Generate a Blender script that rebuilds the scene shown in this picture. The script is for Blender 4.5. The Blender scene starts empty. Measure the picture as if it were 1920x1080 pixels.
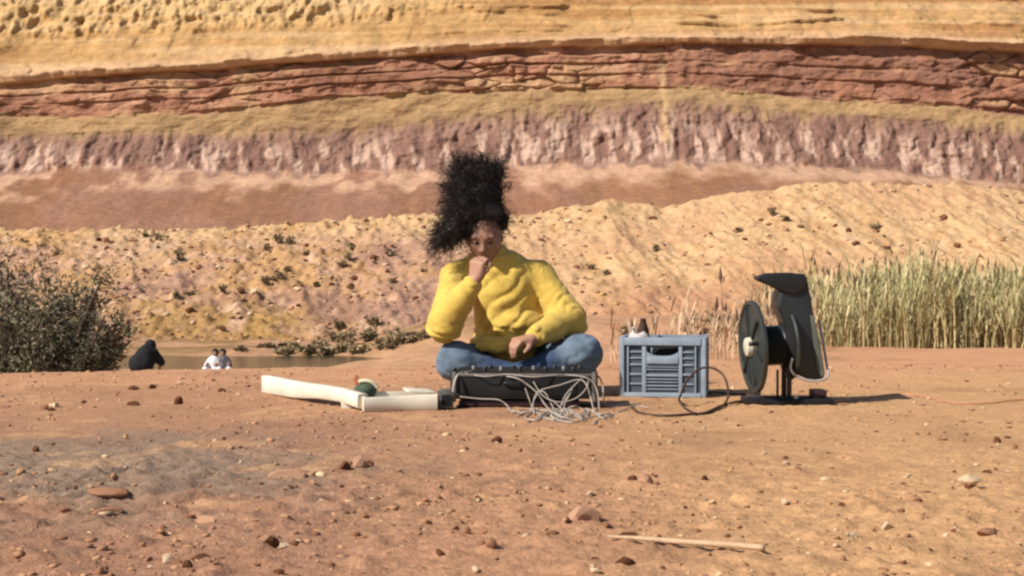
import bpy, bmesh, math, random
import numpy as np
from mathutils import Vector, Matrix

random.seed(7)
rng = np.random.default_rng(7)
scene = bpy.context.scene
COL = scene.collection

# ------------------------------------------------------------------ camera, sky, sun, exposure
F = 2870.0            # focal length in pixels of the 1920 wide photograph
CAMZ = 0.60           # camera height above the bare ground, metres
HZ = 500.0            # row of the horizon in the photograph
cam_d = bpy.data.cameras.new("camera")
cam = bpy.data.objects.new("camera", cam_d)
COL.objects.link(cam)
cam.location = (0, 0, CAMZ)
cam.rotation_euler = (math.radians(90) - math.atan(40.0 / F), 0, 0)
cam_d.sensor_width = 36
cam_d.lens = 36 * F / 1920
cam_d.clip_start = 0.05
cam_d.clip_end = 1000
scene.camera = cam

SUN_EL = math.radians(40)
SUN_TO = Vector((0.84, 0.54, 0)).normalized()          # where shadows fall
SUN_DIR = Vector((SUN_TO.x * math.cos(SUN_EL), SUN_TO.y * math.cos(SUN_EL), -math.sin(SUN_EL)))
world = bpy.data.worlds.new("World")
scene.world = world
world.use_nodes = True
wn = world.node_tree
wn.nodes.clear()
sky = wn.nodes.new('ShaderNodeTexSky')
sky.sky_type = 'NISHITA'
sky.sun_disc = False
sky.sun_elevation = SUN_EL
sky.sun_rotation = math.atan2(-SUN_TO.x, -SUN_TO.y) % (2 * math.pi)
bgn = wn.nodes.new('ShaderNodeBackground')
bgn.inputs['Strength'].default_value = 0.075
wo = wn.nodes.new('ShaderNodeOutputWorld')
wn.links.new(sky.outputs[0], bgn.inputs[0])
wn.links.new(bgn.outputs[0], wo.inputs[0])

sun_d = bpy.data.lights.new("sun", 'SUN')
sun_d.energy = 4.6
sun_d.angle = math.radians(0.53)
sun_d.color = (1.0, 0.945, 0.865)
sun = bpy.data.objects.new("sun", sun_d)
COL.objects.link(sun)
sun.location = (-20, -12, 25)
sun.rotation_euler = SUN_DIR.to_track_quat('-Z', 'Y').to_euler()

vs = scene.view_settings
vs.view_transform = 'Standard'
vs.look = 'None'
vs.exposure = 0.47
vs.gamma = 1.0
vs.use_curve_mapping = False
scene.cycles.filter_width = 2.5
scene.cycles.max_bounces = 6

# ------------------------------------------------------------------ small maths
def lin(r, g, b, k=1.0):
    def f(c):
        c = c / 255.0
        return (c / 12.92 if c <= 0.04045 else ((c + 0.055) / 1.055) ** 2.4) / k
    return np.array((f(r), f(g), f(b)))

KA = 1.62     # picture colour of a sunlit surface over its own colour
def A(r, g, b):
    return lin(r, g, b, KA)

def sstep(a, b, x):
    t = np.clip((np.asarray(x, float) - a) / (b - a), 0, 1)
    return t * t * (3 - 2 * t)

def hsh(ix, iy, iz, seed):
    h = (ix.astype(np.int64) * 374761393 + iy.astype(np.int64) * 668265263 + iz.astype(np.int64) * 2147483647 + seed * 1274126177) & 0xffffffff
    h = ((h ^ (h >> 13)) * 1274126177) & 0xffffffff
    h = ((h ^ (h >> 16)) * 2246822519) & 0xffffffff
    h = h ^ (h >> 15)
    return (h & 0xffffff).astype(np.float64) / float(0xffffff)

def vn2(x, y, seed=0):
    x, y = np.broadcast_arrays(np.asarray(x, float), np.asarray(y, float))
    ix = np.floor(x); iy = np.floor(y)
    fx = x - ix; fy = y - iy
    fx = fx * fx * fx * (fx * (fx * 6 - 15) + 10); fy = fy * fy * fy * (fy * (fy * 6 - 15) + 10)
    z = np.zeros_like(ix)
    a = hsh(ix, iy, z, seed); b = hsh(ix + 1, iy, z, seed)
    c = hsh(ix, iy + 1, z, seed); d = hsh(ix + 1, iy + 1, z, seed)
    return (a + (b - a) * fx) * (1 - fy) + (c + (d - c) * fx) * fy

def fbm2(x, y, octv=4, seed=0, gain=0.5):
    s = 0; a = 1; n = 0
    for i in range(octv):
        s = s + a * (vn2(x, y, seed + i * 17) * 2 - 1); n += a
        x = x * 2.03 + 5.2; y = y * 2.03 - 3.1; a *= gain
    return s / n

def vn3(x, y, z, seed=0):
    ix = np.floor(x); iy = np.floor(y); iz = np.floor(z)
    fx = x - ix; fy = y - iy; fz = z - iz
    fx = fx * fx * (3 - 2 * fx); fy = fy * fy * (3 - 2 * fy); fz = fz * fz * (3 - 2 * fz)
    r = 0
    for dx in (0, 1):
        for dy in (0, 1):
            for dz in (0, 1):
                w = (fx if dx else 1 - fx) * (fy if dy else 1 - fy) * (fz if dz else 1 - fz)
                r = r + w * hsh(ix + dx, iy + dy, iz + dz, seed)
    return r

def fbm3(x, y, z, octv=3, seed=0):
    s = 0; a = 1; n = 0
    for i in range(octv):
        s = s + a * (vn3(x, y, z, seed + i * 13) * 2 - 1); n += a
        x = x * 2.03 + 1.7; y = y * 2.03 + 9.2; z = z * 2.03 - 4.1; a *= 0.5
    return s / n

def cell2(x, y, seed=0):
    """Worley: distance to nearest and second nearest point and a random value of the nearest cell."""
    ix = np.floor(x); iy = np.floor(y)
    f1 = np.full(x.shape, 9.0); f2 = np.full(x.shape, 9.0); rid = np.zeros(x.shape)
    z = np.zeros_like(ix)
    for dx in (-1, 0, 1):
        for dy in (-1, 0, 1):
            cx = ix + dx; cy = iy + dy
            px = cx + hsh(cx, cy, z, seed); py = cy + hsh(cx, cy, z, seed + 5)
            d = np.hypot(x - px, y - py)
            r = hsh(cx, cy, z, seed + 9)
            near = d < f1
            f2 = np.where(near, f1, np.minimum(f2, d))
            rid = np.where(near, r, rid)
            f1 = np.where(near, d, f1)
    return f1, f2, rid

def W(px, py, Y):
    """World point that stands Y metres away at a measured place of the photograph."""
    return Vector(((px - 960) * Y / F, Y, CAMZ - (py - HZ) * Y / F))

# ------------------------------------------------------------------ materials
def new_mat(name):
    m = bpy.data.materials.new(name)
    m.use_nodes = True
    nt = m.node_tree
    nt.nodes.clear()
    out = nt.nodes.new('ShaderNodeOutputMaterial')
    b = nt.nodes.new('ShaderNodeBsdfPrincipled')
    nt.links.new(b.outputs[0], out.inputs[0])
    return m, nt, b

def mat(name, col, rough=0.8, var=0.15, scale=30.0, bump=0.0, bscale=None, attr=None, spec=0.3, metal=0.0, sheen=0.0, bdist=0.01, coord='Object', stretch=(1, 1, 1), octv=4.0):
    m, nt, b = new_mat(name)
    L = nt.links.new
    tc = nt.nodes.new('ShaderNodeTexCoord')
    mp = nt.nodes.new('ShaderNodeMapping')
    mp.inputs['Scale'].default_value = stretch
    L(tc.outputs[coord], mp.inputs['Vector'])
    nz = nt.nodes.new('ShaderNodeTexNoise')
    nz.inputs['Scale'].default_value = scale
    nz.inputs['Detail'].default_value = octv
    L(mp.outputs[0], nz.inputs['Vector'])
    mr = nt.nodes.new('ShaderNodeMapRange')
    mr.inputs['From Min'].default_value = 0.25
    mr.inputs['From Max'].default_value = 0.75
    mr.inputs['To Min'].default_value = 1 - var
    mr.inputs['To Max'].default_value = 1 + var
    L(nz.outputs['Fac'], mr.inputs['Value'])
    mx = nt.nodes.new('ShaderNodeVectorMath')
    mx.operation = 'SCALE'
    if attr:
        at = nt.nodes.new('ShaderNodeAttribute')
        at.attribute_name = attr
        L(at.outputs['Color'], mx.inputs[0])
    else:
        mx.inputs[0].default_value = tuple(col)
    L(mr.outputs[0], mx.inputs['Scale'])
    L(mx.outputs[0], b.inputs['Base Color'])
    b.inputs['Roughness'].default_value = rough
    b.inputs['Specular IOR Level'].default_value = spec
    b.inputs['Metallic'].default_value = metal
    if sheen:
        b.inputs['Sheen Weight'].default_value = sheen
    if bump:
        n2 = nt.nodes.new('ShaderNodeTexNoise')
        n2.inputs['Scale'].default_value = bscale or scale
        n2.inputs['Detail'].default_value = 5.0
        n2.inputs['Roughness'].default_value = 0.6
        L(mp.outputs[0], n2.inputs['Vector'])
        bp = nt.nodes.new('ShaderNodeBump')
        bp.inputs['Strength'].default_value = bump
        bp.inputs['Distance'].default_value = bdist
        L(n2.outputs['Fac'], bp.inputs['Height'])
        L(bp.outputs[0], b.inputs['Normal'])
    return m

M = {}
M['ground'] = mat('bare_ground', None, 0.95, 0.22, 45, 0.75, 75, attr='tint', bdist=0.009, spec=0.1, octv=6.0)
M['slope'] = mat('rubble_slope', None, 0.95, 0.16, 5.0, 0.6, 6.0, attr='tint', bdist=0.15, spec=0.1)
M['cliff'] = mat('layered_rock', None, 0.95, 0.16, 2.2, 0.9, 3.5, attr='tint', bdist=0.16, spec=0.1, stretch=(0.6, 1, 1.5))
M['valley'] = mat('valley_soil', None, 0.95, 0.2, 1.8, 0.6, 3.0, attr='tint', bdist=0.1, spec=0.1)
M['stone_red'] = mat('reddish_stone', A(196, 142, 108), 0.9, 0.22, 45, 0.6, 60, bdist=0.004, spec=0.15)
M['stone_rose'] = mat('rose_stone', A(222, 170, 136), 0.9, 0.18, 45, 0.6, 60, bdist=0.004, spec=0.15)
M['stone_pale'] = mat('pale_stone', A(244, 212, 172), 0.9, 0.14, 45, 0.5, 60, bdist=0.004, spec=0.15)
M['stone_dark'] = mat('dark_clod', A(128, 84, 58), 0.95, 0.25, 45, 0.6, 60, bdist=0.004, spec=0.1)
M['pebble'] = mat('pebbles', None, 0.95, 0.15, 80, 0, attr='tint', spec=0.1)
M['leaf'] = mat('leaves', None, 0.75, 0.12, 40, attr='tint', spec=0.2)
M['bark'] = mat('bark', (0.075, 0.05, 0.035), 0.9, 0.3, 25, 0.5)
M['reed'] = mat('reed_stalks', None, 0.7, 0.10, 30, attr='tint', spec=0.25)
M['skin'] = mat('skin', None, 0.55, 0.08, 60, 0.15, 220, attr='tint', spec=0.35, bdist=0.001)
M['sweater'] = mat('yellow_knit', (0.58, 0.395, 0.085), 0.95, 0.14, 24, 0.7, 150, spec=0.08, sheen=0.15, bdist=0.005)
M['jeans'] = mat('denim', None, 0.9, 0.22, 12, 0.3, 260, attr='tint', spec=0.2, bdist=0.002)
M['hair'] = mat('black_hair', (0.013, 0.008, 0.0055), 0.6, 0.4, 30, spec=0.3)
M['shoe'] = mat('brown_leather', (0.05, 0.025, 0.015), 0.6, 0.2, 40)
M['eye'] = mat('eye_white', (0.22, 0.14, 0.10), 0.25, 0.05, 40, spec=0.5)
M['iris'] = mat('dark_iris', (0.012, 0.007, 0.005), 0.2, 0.05, 40, spec=0.5)
M['black_plastic'] = mat('black_plastic', (0.010, 0.010, 0.011), 0.45, 0.25, 25, 0.1, 160, spec=0.4, bdist=0.001)
M['dusty_black'] = mat('dusty_black_plastic', (0.011, 0.011, 0.011), 0.75, 0.35, 12, 0.1, 120, spec=0.2, bdist=0.001)
M['maroon'] = mat('maroon_vinyl', (0.035, 0.014, 0.018), 0.55, 0.25, 30)
M['rim_grey'] = mat('worn_aluminium', (0.16, 0.145, 0.13), 0.5, 0.35, 30, spec=0.5, metal=0.35)
M['adapter'] = mat('grey_adapter_plastic', (0.085, 0.08, 0.07), 0.6, 0.25, 30)
M['cable_white'] = mat('dusty_white_cable', (0.37, 0.32, 0.27), 0.6, 0.2, 30)
M['cable_black'] = mat('dusty_dark_cable', (0.055, 0.032, 0.020), 0.6, 0.25, 30)
M['cable_orange'] = mat('orange_cable', (0.50, 0.22, 0.11), 0.6, 0.15, 30)
M['crate'] = mat('grey_blue_plastic', (0.235, 0.280, 0.335), 0.55, 0.16, 18, 0.08, 90, spec=0.35, bdist=0.001)
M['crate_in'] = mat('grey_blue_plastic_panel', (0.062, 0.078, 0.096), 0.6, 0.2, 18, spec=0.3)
M['foam'] = mat('white_foam', (0.60, 0.54, 0.43), 0.85, 0.18, 7, 0.15, 80, spec=0.2, bdist=0.002)
M['bag'] = mat('white_bag', (0.50, 0.42, 0.39), 0.6, 0.1, 20, 0.3, 30, spec=0.3)
M['brown'] = mat('dark_brown_cloth', (0.045, 0.02, 0.012), 0.7, 0.2, 30)
M['green'] = mat('dark_green_cloth', (0.045, 0.065, 0.040), 0.75, 0.25, 40)
M['cream'] = mat('cream_cloth', (0.62, 0.54, 0.38), 0.8, 0.1, 40)
M['rust'] = mat('rust_red_card', (0.36, 0.10, 0.045), 0.7, 0.15, 40)
M['hub'] = mat('pale_hub_plastic', (0.52, 0.47, 0.36), 0.5, 0.1, 40)
M['reel'] = mat('dark_green_black_plastic', (0.013, 0.017, 0.018), 0.42, 0.25, 14, 0.06, 120, spec=0.45, bdist=0.001)
M['flange'] = mat('dusty_flange_plastic', (0.026, 0.029, 0.026), 0.40, 0.35, 9, 0.06, 120, spec=0.5, bdist=0.001)
M['cover'] = mat('dusty_grey_green_plastic', (0.095, 0.105, 0.088), 0.6, 0.3, 14)
M['tube'] = mat('galvanised_tube', (0.42, 0.40, 0.38), 0.4, 0.15, 30, spec=0.5, metal=0.3)
M['wood'] = mat('dry_wood', (0.46, 0.31, 0.19), 0.85, 0.2, 8, 0.5, 40, stretch=(1, 8, 8), bdist=0.003)
M['black_cloth'] = mat('black_cloth', (0.010, 0.010, 0.012), 0.9, 0.2, 20)
M['white_cloth'] = mat('white_cloth', (0.70, 0.68, 0.68), 0.85, 0.08, 20)
M['grey_cloth'] = mat('grey_cloth', (0.10, 0.09, 0.10), 0.85, 0.15, 20)

mw, nt, b = new_mat('river_water')
b.inputs['Base Color'].default_value = (0.060, 0.050, 0.024, 1)
b.inputs['Roughness'].default_value = 0.16
b.inputs['IOR'].default_value = 1.33
n1 = nt.nodes.new('ShaderNodeTexNoise'); n1.inputs['Scale'].default_value = 1.3; n1.inputs['Detail'].default_value = 4
tcn = nt.nodes.new('ShaderNodeTexCoord'); mpn = nt.nodes.new('ShaderNodeMapping'); mpn.inputs['Scale'].default_value = (1, 3, 1)
bpn = nt.nodes.new('ShaderNodeBump'); bpn.inputs['Strength'].default_value = 0.5; bpn.inputs['Distance'].default_value = 0.06
nt.links.new(tcn.outputs['Object'], mpn.inputs[0]); nt.links.new(mpn.outputs[0], n1.inputs['Vector'])
nt.links.new(n1.outputs['Fac'], bpn.inputs['Height']); nt.links.new(bpn.outputs[0], b.inputs['Normal'])
M['water'] = mw

# ------------------------------------------------------------------ object helpers
def link(name, me, m=None, parent=None, smooth=True):
    o = bpy.data.objects.new(name, me)
    COL.objects.link(o)
    if m is not None:
        for x in (m if isinstance(m, (list, tuple)) else [m]):
            me.materials.append(x)
    if smooth and len(me.polygons):
        me.polygons.foreach_set('use_smooth', np.ones(len(me.polygons), bool))
    if parent is not None:
        o.parent = parent
    return o

def pymesh(name, V, Fq, tint=None):
    me = bpy.data.meshes.new(name)
    V = np.asarray(V, np.float32)
    if isinstance(Fq, np.ndarray):
        n, k = Fq.shape
        me.vertices.add(len(V)); me.vertices.foreach_set('co', V.ravel())
        me.loops.add(n * k); me.loops.foreach_set('vertex_index', Fq.astype(np.int32).ravel())
        me.polygons.add(n); me.polygons.foreach_set('loop_start', np.arange(0, n * k, k, dtype=np.int32))
        me.polygons.foreach_set('loop_total', np.full(n, k, np.int32))
        me.update(calc_edges=True)
        me.validate()
    else:
        me.from_pydata([tuple(v) for v in V], [], Fq)
    if tint is not None:
        a = me.color_attributes.new('tint', 'FLOAT_COLOR', 'POINT')
        c = np.ones((len(V), 4), np.float32); c[:, :3] = tint
        a.data.foreach_set('color', c.ravel())
    return me

def tag(o, label=None, cat=None, group=None, kind=None):
    if label: o['label'] = label
    if cat: o['category'] = cat
    if group: o['group'] = group
    if kind: o['kind'] = kind
    return o

def empty(name, loc=(0, 0, 0), rz=0.0):
    o = bpy.data.objects.new(name, None)
    o.empty_display_size = 0.1
    COL.objects.link(o)
    o.location = loc
    o.rotation_euler = (0, 0, rz)
    return o

def grid_faces(nr, nc):
    i = np.arange(nr - 1)[:, None] * nc + np.arange(nc - 1)[None, :]
    return np.stack([i, i + 1, i + nc + 1, i + nc], -1).reshape(-1, 4)

def bm_obj(name, bm, m, parent=None, smooth=True, bevel=0.0, seg=2):
    if bevel:
        bmesh.ops.bevel(bm, geom=[e for e in bm.edges if e.is_manifold and e.calc_face_angle(0) > 0.5], offset=bevel, segments=seg, affect='EDGES', profile=0.6)
    me = bpy.data.meshes.new(name)
    bm.to_mesh(me); bm.free()
    o = link(name, me, m, parent, smooth)
    if smooth:
        me.set_sharp_from_angle(angle=math.radians(40))
    return o

def box(name, c, s, m, parent=None, bevel=0.003, rot=None, taper=None):
    bm = bmesh.new()
    bmesh.ops.create_cube(bm, size=1)
    for v in bm.verts:
        if taper and v.co.z > 0:
            v.co.x *= taper[0]; v.co.y *= taper[1]
        v.co = Vector((v.co.x * s[0], v.co.y * s[1], v.co.z * s[2]))
    if rot is not None:
        bmesh.ops.rotate(bm, verts=bm.verts, cent=(0, 0, 0), matrix=rot)
    bmesh.ops.translate(bm, verts=bm.verts, vec=Vector(c))
    return bm_obj(name, bm, m, parent, True, bevel)

def lathe(name, prof, m, parent=None, n=40, mx=None):
    """prof: (radius, height) pairs turned about local z, then moved by mx."""
    V = []; Fc = []
    for r, h in prof:
        for k in range(n):
            a = 2 * math.pi * k / n
            V.append((r * math.cos(a), r * math.sin(a), h))
    for j in range(len(prof) - 1):
        for k in range(n):
            Fc.append((j * n + k, j * n + (k + 1) % n, (j + 1) * n + (k + 1) % n, (j + 1) * n + k))
    Fc.append(tuple(range(n - 1, -1, -1)))
    Fc.append(tuple((len(prof) - 1) * n + k for k in range(n)))
    me = bpy.data.meshes.new(name)
    me.from_pydata(V, [], Fc)
    if mx is not None:
        me.transform(mx)
    o = link(name, me, m, parent)
    me.set_sharp_from_angle(angle=math.radians(35))
    return o

def smooth_path(pts, per=8):
    P = [Vector(p) for p in pts]
    P = [P[0] * 2 - P[1]] + P + [P[-1] * 2 - P[-2]]
    out = []
    for i in range(1, len(P) - 2):
        for k in range(per):
            t = k / per
            a, b_, c, d = P[i - 1], P[i], P[i + 1], P[i + 2]
            out.append(0.5 * ((2 * b_) + (-a + c) * t + (2 * a - 5 * b_ + 4 * c - d) * t * t + (-a + 3 * b_ - 3 * c + d) * t ** 3))
    out.append(P[-2])
    return out

def tube_data(pts, rad, n=8):
    """rad: number or list along the path"""
    P = [Vector(p) for p in pts]
    if not isinstance(rad, (list, tuple)):
        rad = [rad] * len(P)
    V = []; Fc = []
    up = Vector((0, 0, 1))
    prev = None
    for i, p in enumerate(P):
        d = (P[min(i + 1, len(P) - 1)] - P[max(i - 1, 0)])
        if d.length < 1e-9: d = Vector((0, 0, 1))
        d.normalize()
        if prev is None:
            s = d.cross(up if abs(d.z) < 0.9 else Vector((1, 0, 0))).normalized()
        else:
            s = (prev - d * prev.dot(d))
            s = s.normalized() if s.length > 1e-6 else d.orthogonal().normalized()
        prev = s
        t = d.cross(s)
        for k in range(n):
            a = 2 * math.pi * k / n
            V.append(p + (s * math.cos(a) + t * math.sin(a)) * rad[i])
    for i in range(len(P) - 1):
        for k in range(n):
            Fc.append((i * n + k, i * n + (k + 1) % n, (i + 1) * n + (k + 1) % n, (i + 1) * n + k))
    Fc.append(tuple(range(n - 1, -1, -1)))
    Fc.append(tuple((len(P) - 1) * n + k for k in range(n)))
    return V, Fc

def tube(name, pts, rad, m, parent=None, per=8, n=8):
    sp = smooth_path(pts, per) if per > 1 else pts
    if isinstance(rad, (list, tuple)):
        xs = np.linspace(0, 1, len(rad)); rad = list(np.interp(np.linspace(0, 1, len(sp)), xs, rad))
    V, Fc = tube_data(sp, rad, n)
    me = bpy.data.meshes.new(name)
    me.from_pydata(V, [], Fc)
    return link(name, me, m, parent)

def copy_tree(o, parent=None):
    c = o.copy()
    COL.objects.link(c)
    c.parent = parent
    for ch in list(o.children):
        copy_tree(ch, c)
    return c

# ------------------------------------------------------------------ signed distance bodies
def cap(a, b_, ra, rb=None, k=None):
    return ('cap', np.array(a, float), np.array(b_, float), ra, ra if rb is None else rb, k)
def ell(c, r, R=None, k=None, sub=False):
    return ('sub' if sub else 'ell', np.array(c, float), np.array(r, float), R, None, k)

def sdf_mesh(name, prims, h=0.008, k=0.03, noise=None, tint=None, post=None):
    lo = np.full(3, 1e9); hi = np.full(3, -1e9)
    boxes = []
    for p in prims:
        if p[0] == 'cap':
            r = max(p[3], p[4]); a = np.minimum(p[1], p[2]) - r; b_ = np.maximum(p[1], p[2]) + r
        else:
            r = p[2].max(); a = p[1] - r; b_ = p[1] + r
        kk = p[5] or k
        boxes.append((a - kk * 1.5 - 2 * h, b_ + kk * 1.5 + 2 * h))
        if p[0] != 'sub':
            lo = np.minimum(lo, a); hi = np.maximum(hi, b_)
    lo = lo - 0.03 - 3 * h; hi = hi + 0.03 + 3 * h
    n = np.ceil((hi - lo) / h).astype(int) + 1
    D = np.full(n, 0.2)
    ax = [lo[i] + np.arange(n[i]) * h for i in range(3)]
    for p, (a, b_) in zip(prims, boxes):
        i0 = np.clip(np.floor((a - lo) / h).astype(int), 0, n - 1); i1 = np.clip(np.ceil((b_ - lo) / h).astype(int) + 1, 1, n)
        sl = tuple(slice(i0[i], i1[i]) for i in range(3))
        X, Y, Z = np.meshgrid(ax[0][sl[0]], ax[1][sl[1]], ax[2][sl[2]], indexing='ij')
        kk = p[5] or k
        if p[0] == 'cap':
            ba = p[2] - p[1]; L2 = max(ba.dot(ba), 1e-9)
            t = np.clip(((X - p[1][0]) * ba[0] + (Y - p[1][1]) * ba[1] + (Z - p[1][2]) * ba[2]) / L2, 0, 1)
            d = np.sqrt((X - p[1][0] - t * ba[0]) ** 2 + (Y - p[1][1] - t * ba[1]) ** 2 + (Z - p[1][2] - t * ba[2]) ** 2) - (p[3] + (p[4] - p[3]) * t)
        else:
            x, y, z = X - p[1][0], Y - p[1][1], Z - p[1][2]
            if p[3] is not None:
                R = p[3]
                x, y, z = (R[0][0] * x + R[0][1] * y + R[0][2] * z, R[1][0] * x + R[1][1] * y + R[1][2] * z, R[2][0] * x + R[2][1] * y + R[2][2] * z)
            r = p[2]
            k0 = np.sqrt((x / r[0]) ** 2 + (y / r[1]) ** 2 + (z / r[2]) ** 2)
            k1 = np.sqrt((x / r[0] ** 2) ** 2 + (y / r[1] ** 2) ** 2 + (z / r[2] ** 2) ** 2) + 1e-9
            d = k0 * (k0 - 1) / k1
        o = D[sl]
        if p[0] == 'sub':
            hh = np.clip(0.5 - 0.5 * (o + d) / kk, 0, 1)
            D[sl] = o * (1 - hh) + (-d) * hh + kk * hh * (1 - hh)
        else:
            hh = np.clip(0.5 + 0.5 * (o - d) / kk, 0, 1)
            D[sl] = o * (1 - hh) + d * hh - kk * hh * (1 - hh)
    if noise is not None:
        I = np.nonzero(np.abs(D) < 0.05)
        D[I] += noise(ax[0][I[0]], ax[1][I[1]], ax[2][I[2]])
    # surface nets
    S = D < 0
    C = [S[dx:n[0] - 1 + dx, dy:n[1] - 1 + dy, dz:n[2] - 1 + dz] for dx in (0, 1) for dy in (0, 1) for dz in (0, 1)]
    cnt = sum(c.astype(np.int8) for c in C)
    act = (cnt > 0) & (cnt < 8)
    ci = np.array(np.nonzero(act))
    idx = np.full(act.shape, -1, np.int64); idx[act] = np.arange(ci.shape[1])
    acc = np.zeros((3, ci.shape[1])); num = np.zeros(ci.shape[1])
    for axis in range(3):
        oth = [q for q in range(3) if q != axis]
        for u in (0, 1):
            for v in (0, 1):
                a = ci.copy(); a[oth[0]] += u; a[oth[1]] += v
                b_ = a.copy(); b_[axis] += 1
                da = D[a[0], a[1], a[2]]; db = D[b_[0], b_[1], b_[2]]
                cr = (da < 0) != (db < 0)
                t = np.where(cr, da / np.where(np.abs(da - db) < 1e-12, 1, da - db), 0)
                pos = a.astype(float); pos[axis] += t
                acc += np.where(cr, pos, 0); num += cr
    V = (acc / num).T * h + lo
    Q = []
    for axis in range(3):
        oth = [(axis + 1) % 3, (axis + 2) % 3]
        s0 = [slice(1, -1)] * 3; s0[axis] = slice(0, n[axis] - 1)
        s1 = list(s0); s1[axis] = slice(1, n[axis])
        a = S[tuple(s0)]; b_ = S[tuple(s1)]
        e = np.array(np.nonzero(a != b_))
        flip = a[tuple(e)]
        base = e.copy()
        for q in range(3):
            if q != axis: base[q] += 1
        def cell(du, dv):
            c = base.copy(); c[oth[0]] += du; c[oth[1]] += dv
            return idx[c[0], c[1], c[2]]
        q = np.stack([cell(-1, -1), cell(0, -1), cell(0, 0), cell(-1, 0)], -1)
        q[~flip] = q[~flip][:, ::-1]
        Q.append(q)
    Q = np.concatenate(Q)
    Q = Q[(Q >= 0).all(1)]
    # one light smoothing pass
    for _ in range(2):
        sm = np.zeros_like(V); w = np.zeros(len(V))
        for j in range(4):
            np.add.at(sm, Q[:, j], V[Q[:, (j + 1) % 4]]); np.add.at(w, Q[:, j], 1)
        V = V * 0.5 + 0.5 * sm / np.maximum(w, 1)[:, None]
    if post is not None:
        V = post(V)
    return pymesh(name, V, Q, None if tint is None else tint(V))

# ------------------------------------------------------------------ the terrain
CT = np.array([-0.6, -0.33, -0.15, 0.0, 0.06, 0.12, 0.2, 0.33, 0.6])
CY = np.array([8.3, 8.5, 9.0, 9.7, 10.6, 13.0, 19.0, 20.0, 20.0])
FURROWS = [((-1.45, 3.55), (-0.85, 4.25), 0.016), ((-1.30, 3.45), (-0.72, 4.02), 0.013), ((-1.55, 3.75), (-1.05, 4.5), 0.012), ((-0.62, 3.4), (-0.2, 4.0), 0.010)]

def ground_z(x, y):
    x = np.asarray(x, float); y = np.asarray(y, float)
    z = 0.010 * fbm2(x * 0.9, y * 0.9, 3, 3)
    z = z + 0.007 * fbm2(x * 4, y * 4, 4, 11)
    rough = 0.35 + 0.9 * sstep(5.6, 3.6, y) + 0.7 * np.exp(-((x + 1.1) / 0.8) ** 2 - ((y - 4.4) / 0.9) ** 2)
    cl = fbm2(x * 17, y * 17, 3, 21)
    z = z + rough * 0.0085 * np.maximum(cl - 0.15, 0) * 2.8
    z = z + rough * 0.0080 * fbm2(x * 38, y * 38, 2, 31)
    for (a, b_, d) in FURROWS:
        ax, ay = a; bx, by = b_
        L2 = (bx - ax) ** 2 + (by - ay) ** 2
        t = np.clip(((x - ax) * (bx - ax) + (y - ay) * (by - ay)) / L2, 0, 1)
        dist = np.hypot(x - ax - t * (bx - ax), y - ay - t * (by - ay)) + 0.02 * fbm2(x * 9, y * 9, 2, 41)
        z = z - d * np.exp(-(dist / 0.022) ** 2) + 0.6 * d * np.exp(-((dist - 0.05) / 0.03) ** 2)
    yc = np.interp(x / np.maximum(y, 1.0), CT, CY) + 0.25 * fbm2(x * 0.8, y * 0.0 + 2, 2, 51)
    z = z - 0.03 * np.maximum(y - 8.2, 0) * sstep(8.2, 10.5, y)
    over = np.maximum(y - yc, 0)
    drop = 0.30 * over ** 2 / (over + 0.9)
    z = z - drop
    z = np.maximum(z, -2.42 + 0.05 * fbm2(x * 0.3, y * 0.3, 3, 61))
    return z

def gz(x, y):
    return float(ground_z(np.array([x]), np.array([y]))[0])

def G(px, py):
    """Ground point seen at a measured place of the photograph."""
    Y = F * CAMZ / (py - HZ)
    x = (px - 960) * Y / F
    return Vector((x, Y, gz(x, Y)))

def ground_tint(x, y):
    n1 = fbm2(x * 0.8, y * 0.8, 3, 71); n2 = fbm2(x * 3.1, y * 3.1, 4, 81); n3 = fbm2(x * 14, y * 14, 3, 91)
    base = np.array(A(200, 150, 114)); right = np.array(A(219, 170, 122)); pink = np.array(A(230, 170, 128))
    mauve = np.array(A(178, 132, 106)); grey = np.array(A(156, 136, 116)); dark = np.array(A(164, 116, 84))
    t = x / np.maximum(y, 1)
    def mix(c, d, w): return c * (1 - w[:, None]) + d * w[:, None]
    c = np.tile(base, (len(x), 1))
    c = mix(c, right, sstep(-0.02, 0.2, t + 0.05 * n1))
    c = mix(c, pink, 0.8 * sstep(7.4, 9, y + n1))
    c = mix(c, mauve, 0.75 * sstep(0.0, -0.16, t + 0.06 * n2) * sstep(6.5, 4.2, y + 0.7 * n1))
    g = np.exp(-(((x + 1.35 + 0.15 * (y - 4.6)) / 1.0) ** 2 + ((y - 4.60) / 1.05) ** 2)) + 0.42 * n2 + 0.28 * n3
    c = mix(c, grey, 0.8 * sstep(0.2, 0.85, g))
    c = mix(c, dark, 0.35 * sstep(0.15, 0.6, n2 + 0.4 * n3))
    c = mix(c, right * 1.12, 0.45 * sstep(0.2, 0.6, -n2 + 0.4 * n3))
    far = sstep(9.5, 14, y) * sstep(0.05, -0.1, t)
    c = mix(c, np.array(A(178, 132, 95)), far)
    return c * 1.07 * (1 + 0.08 * n3)[:, None]

def axis(parts):
    out = [np.array([parts[0][0]])]
    for a, b_, st in parts:
        n = max(1, int(round((b_ - a) / st)))
        out.append(a + (b_ - a) * (np.arange(n) + 1) / n)
    return np.concatenate(out)

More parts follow.
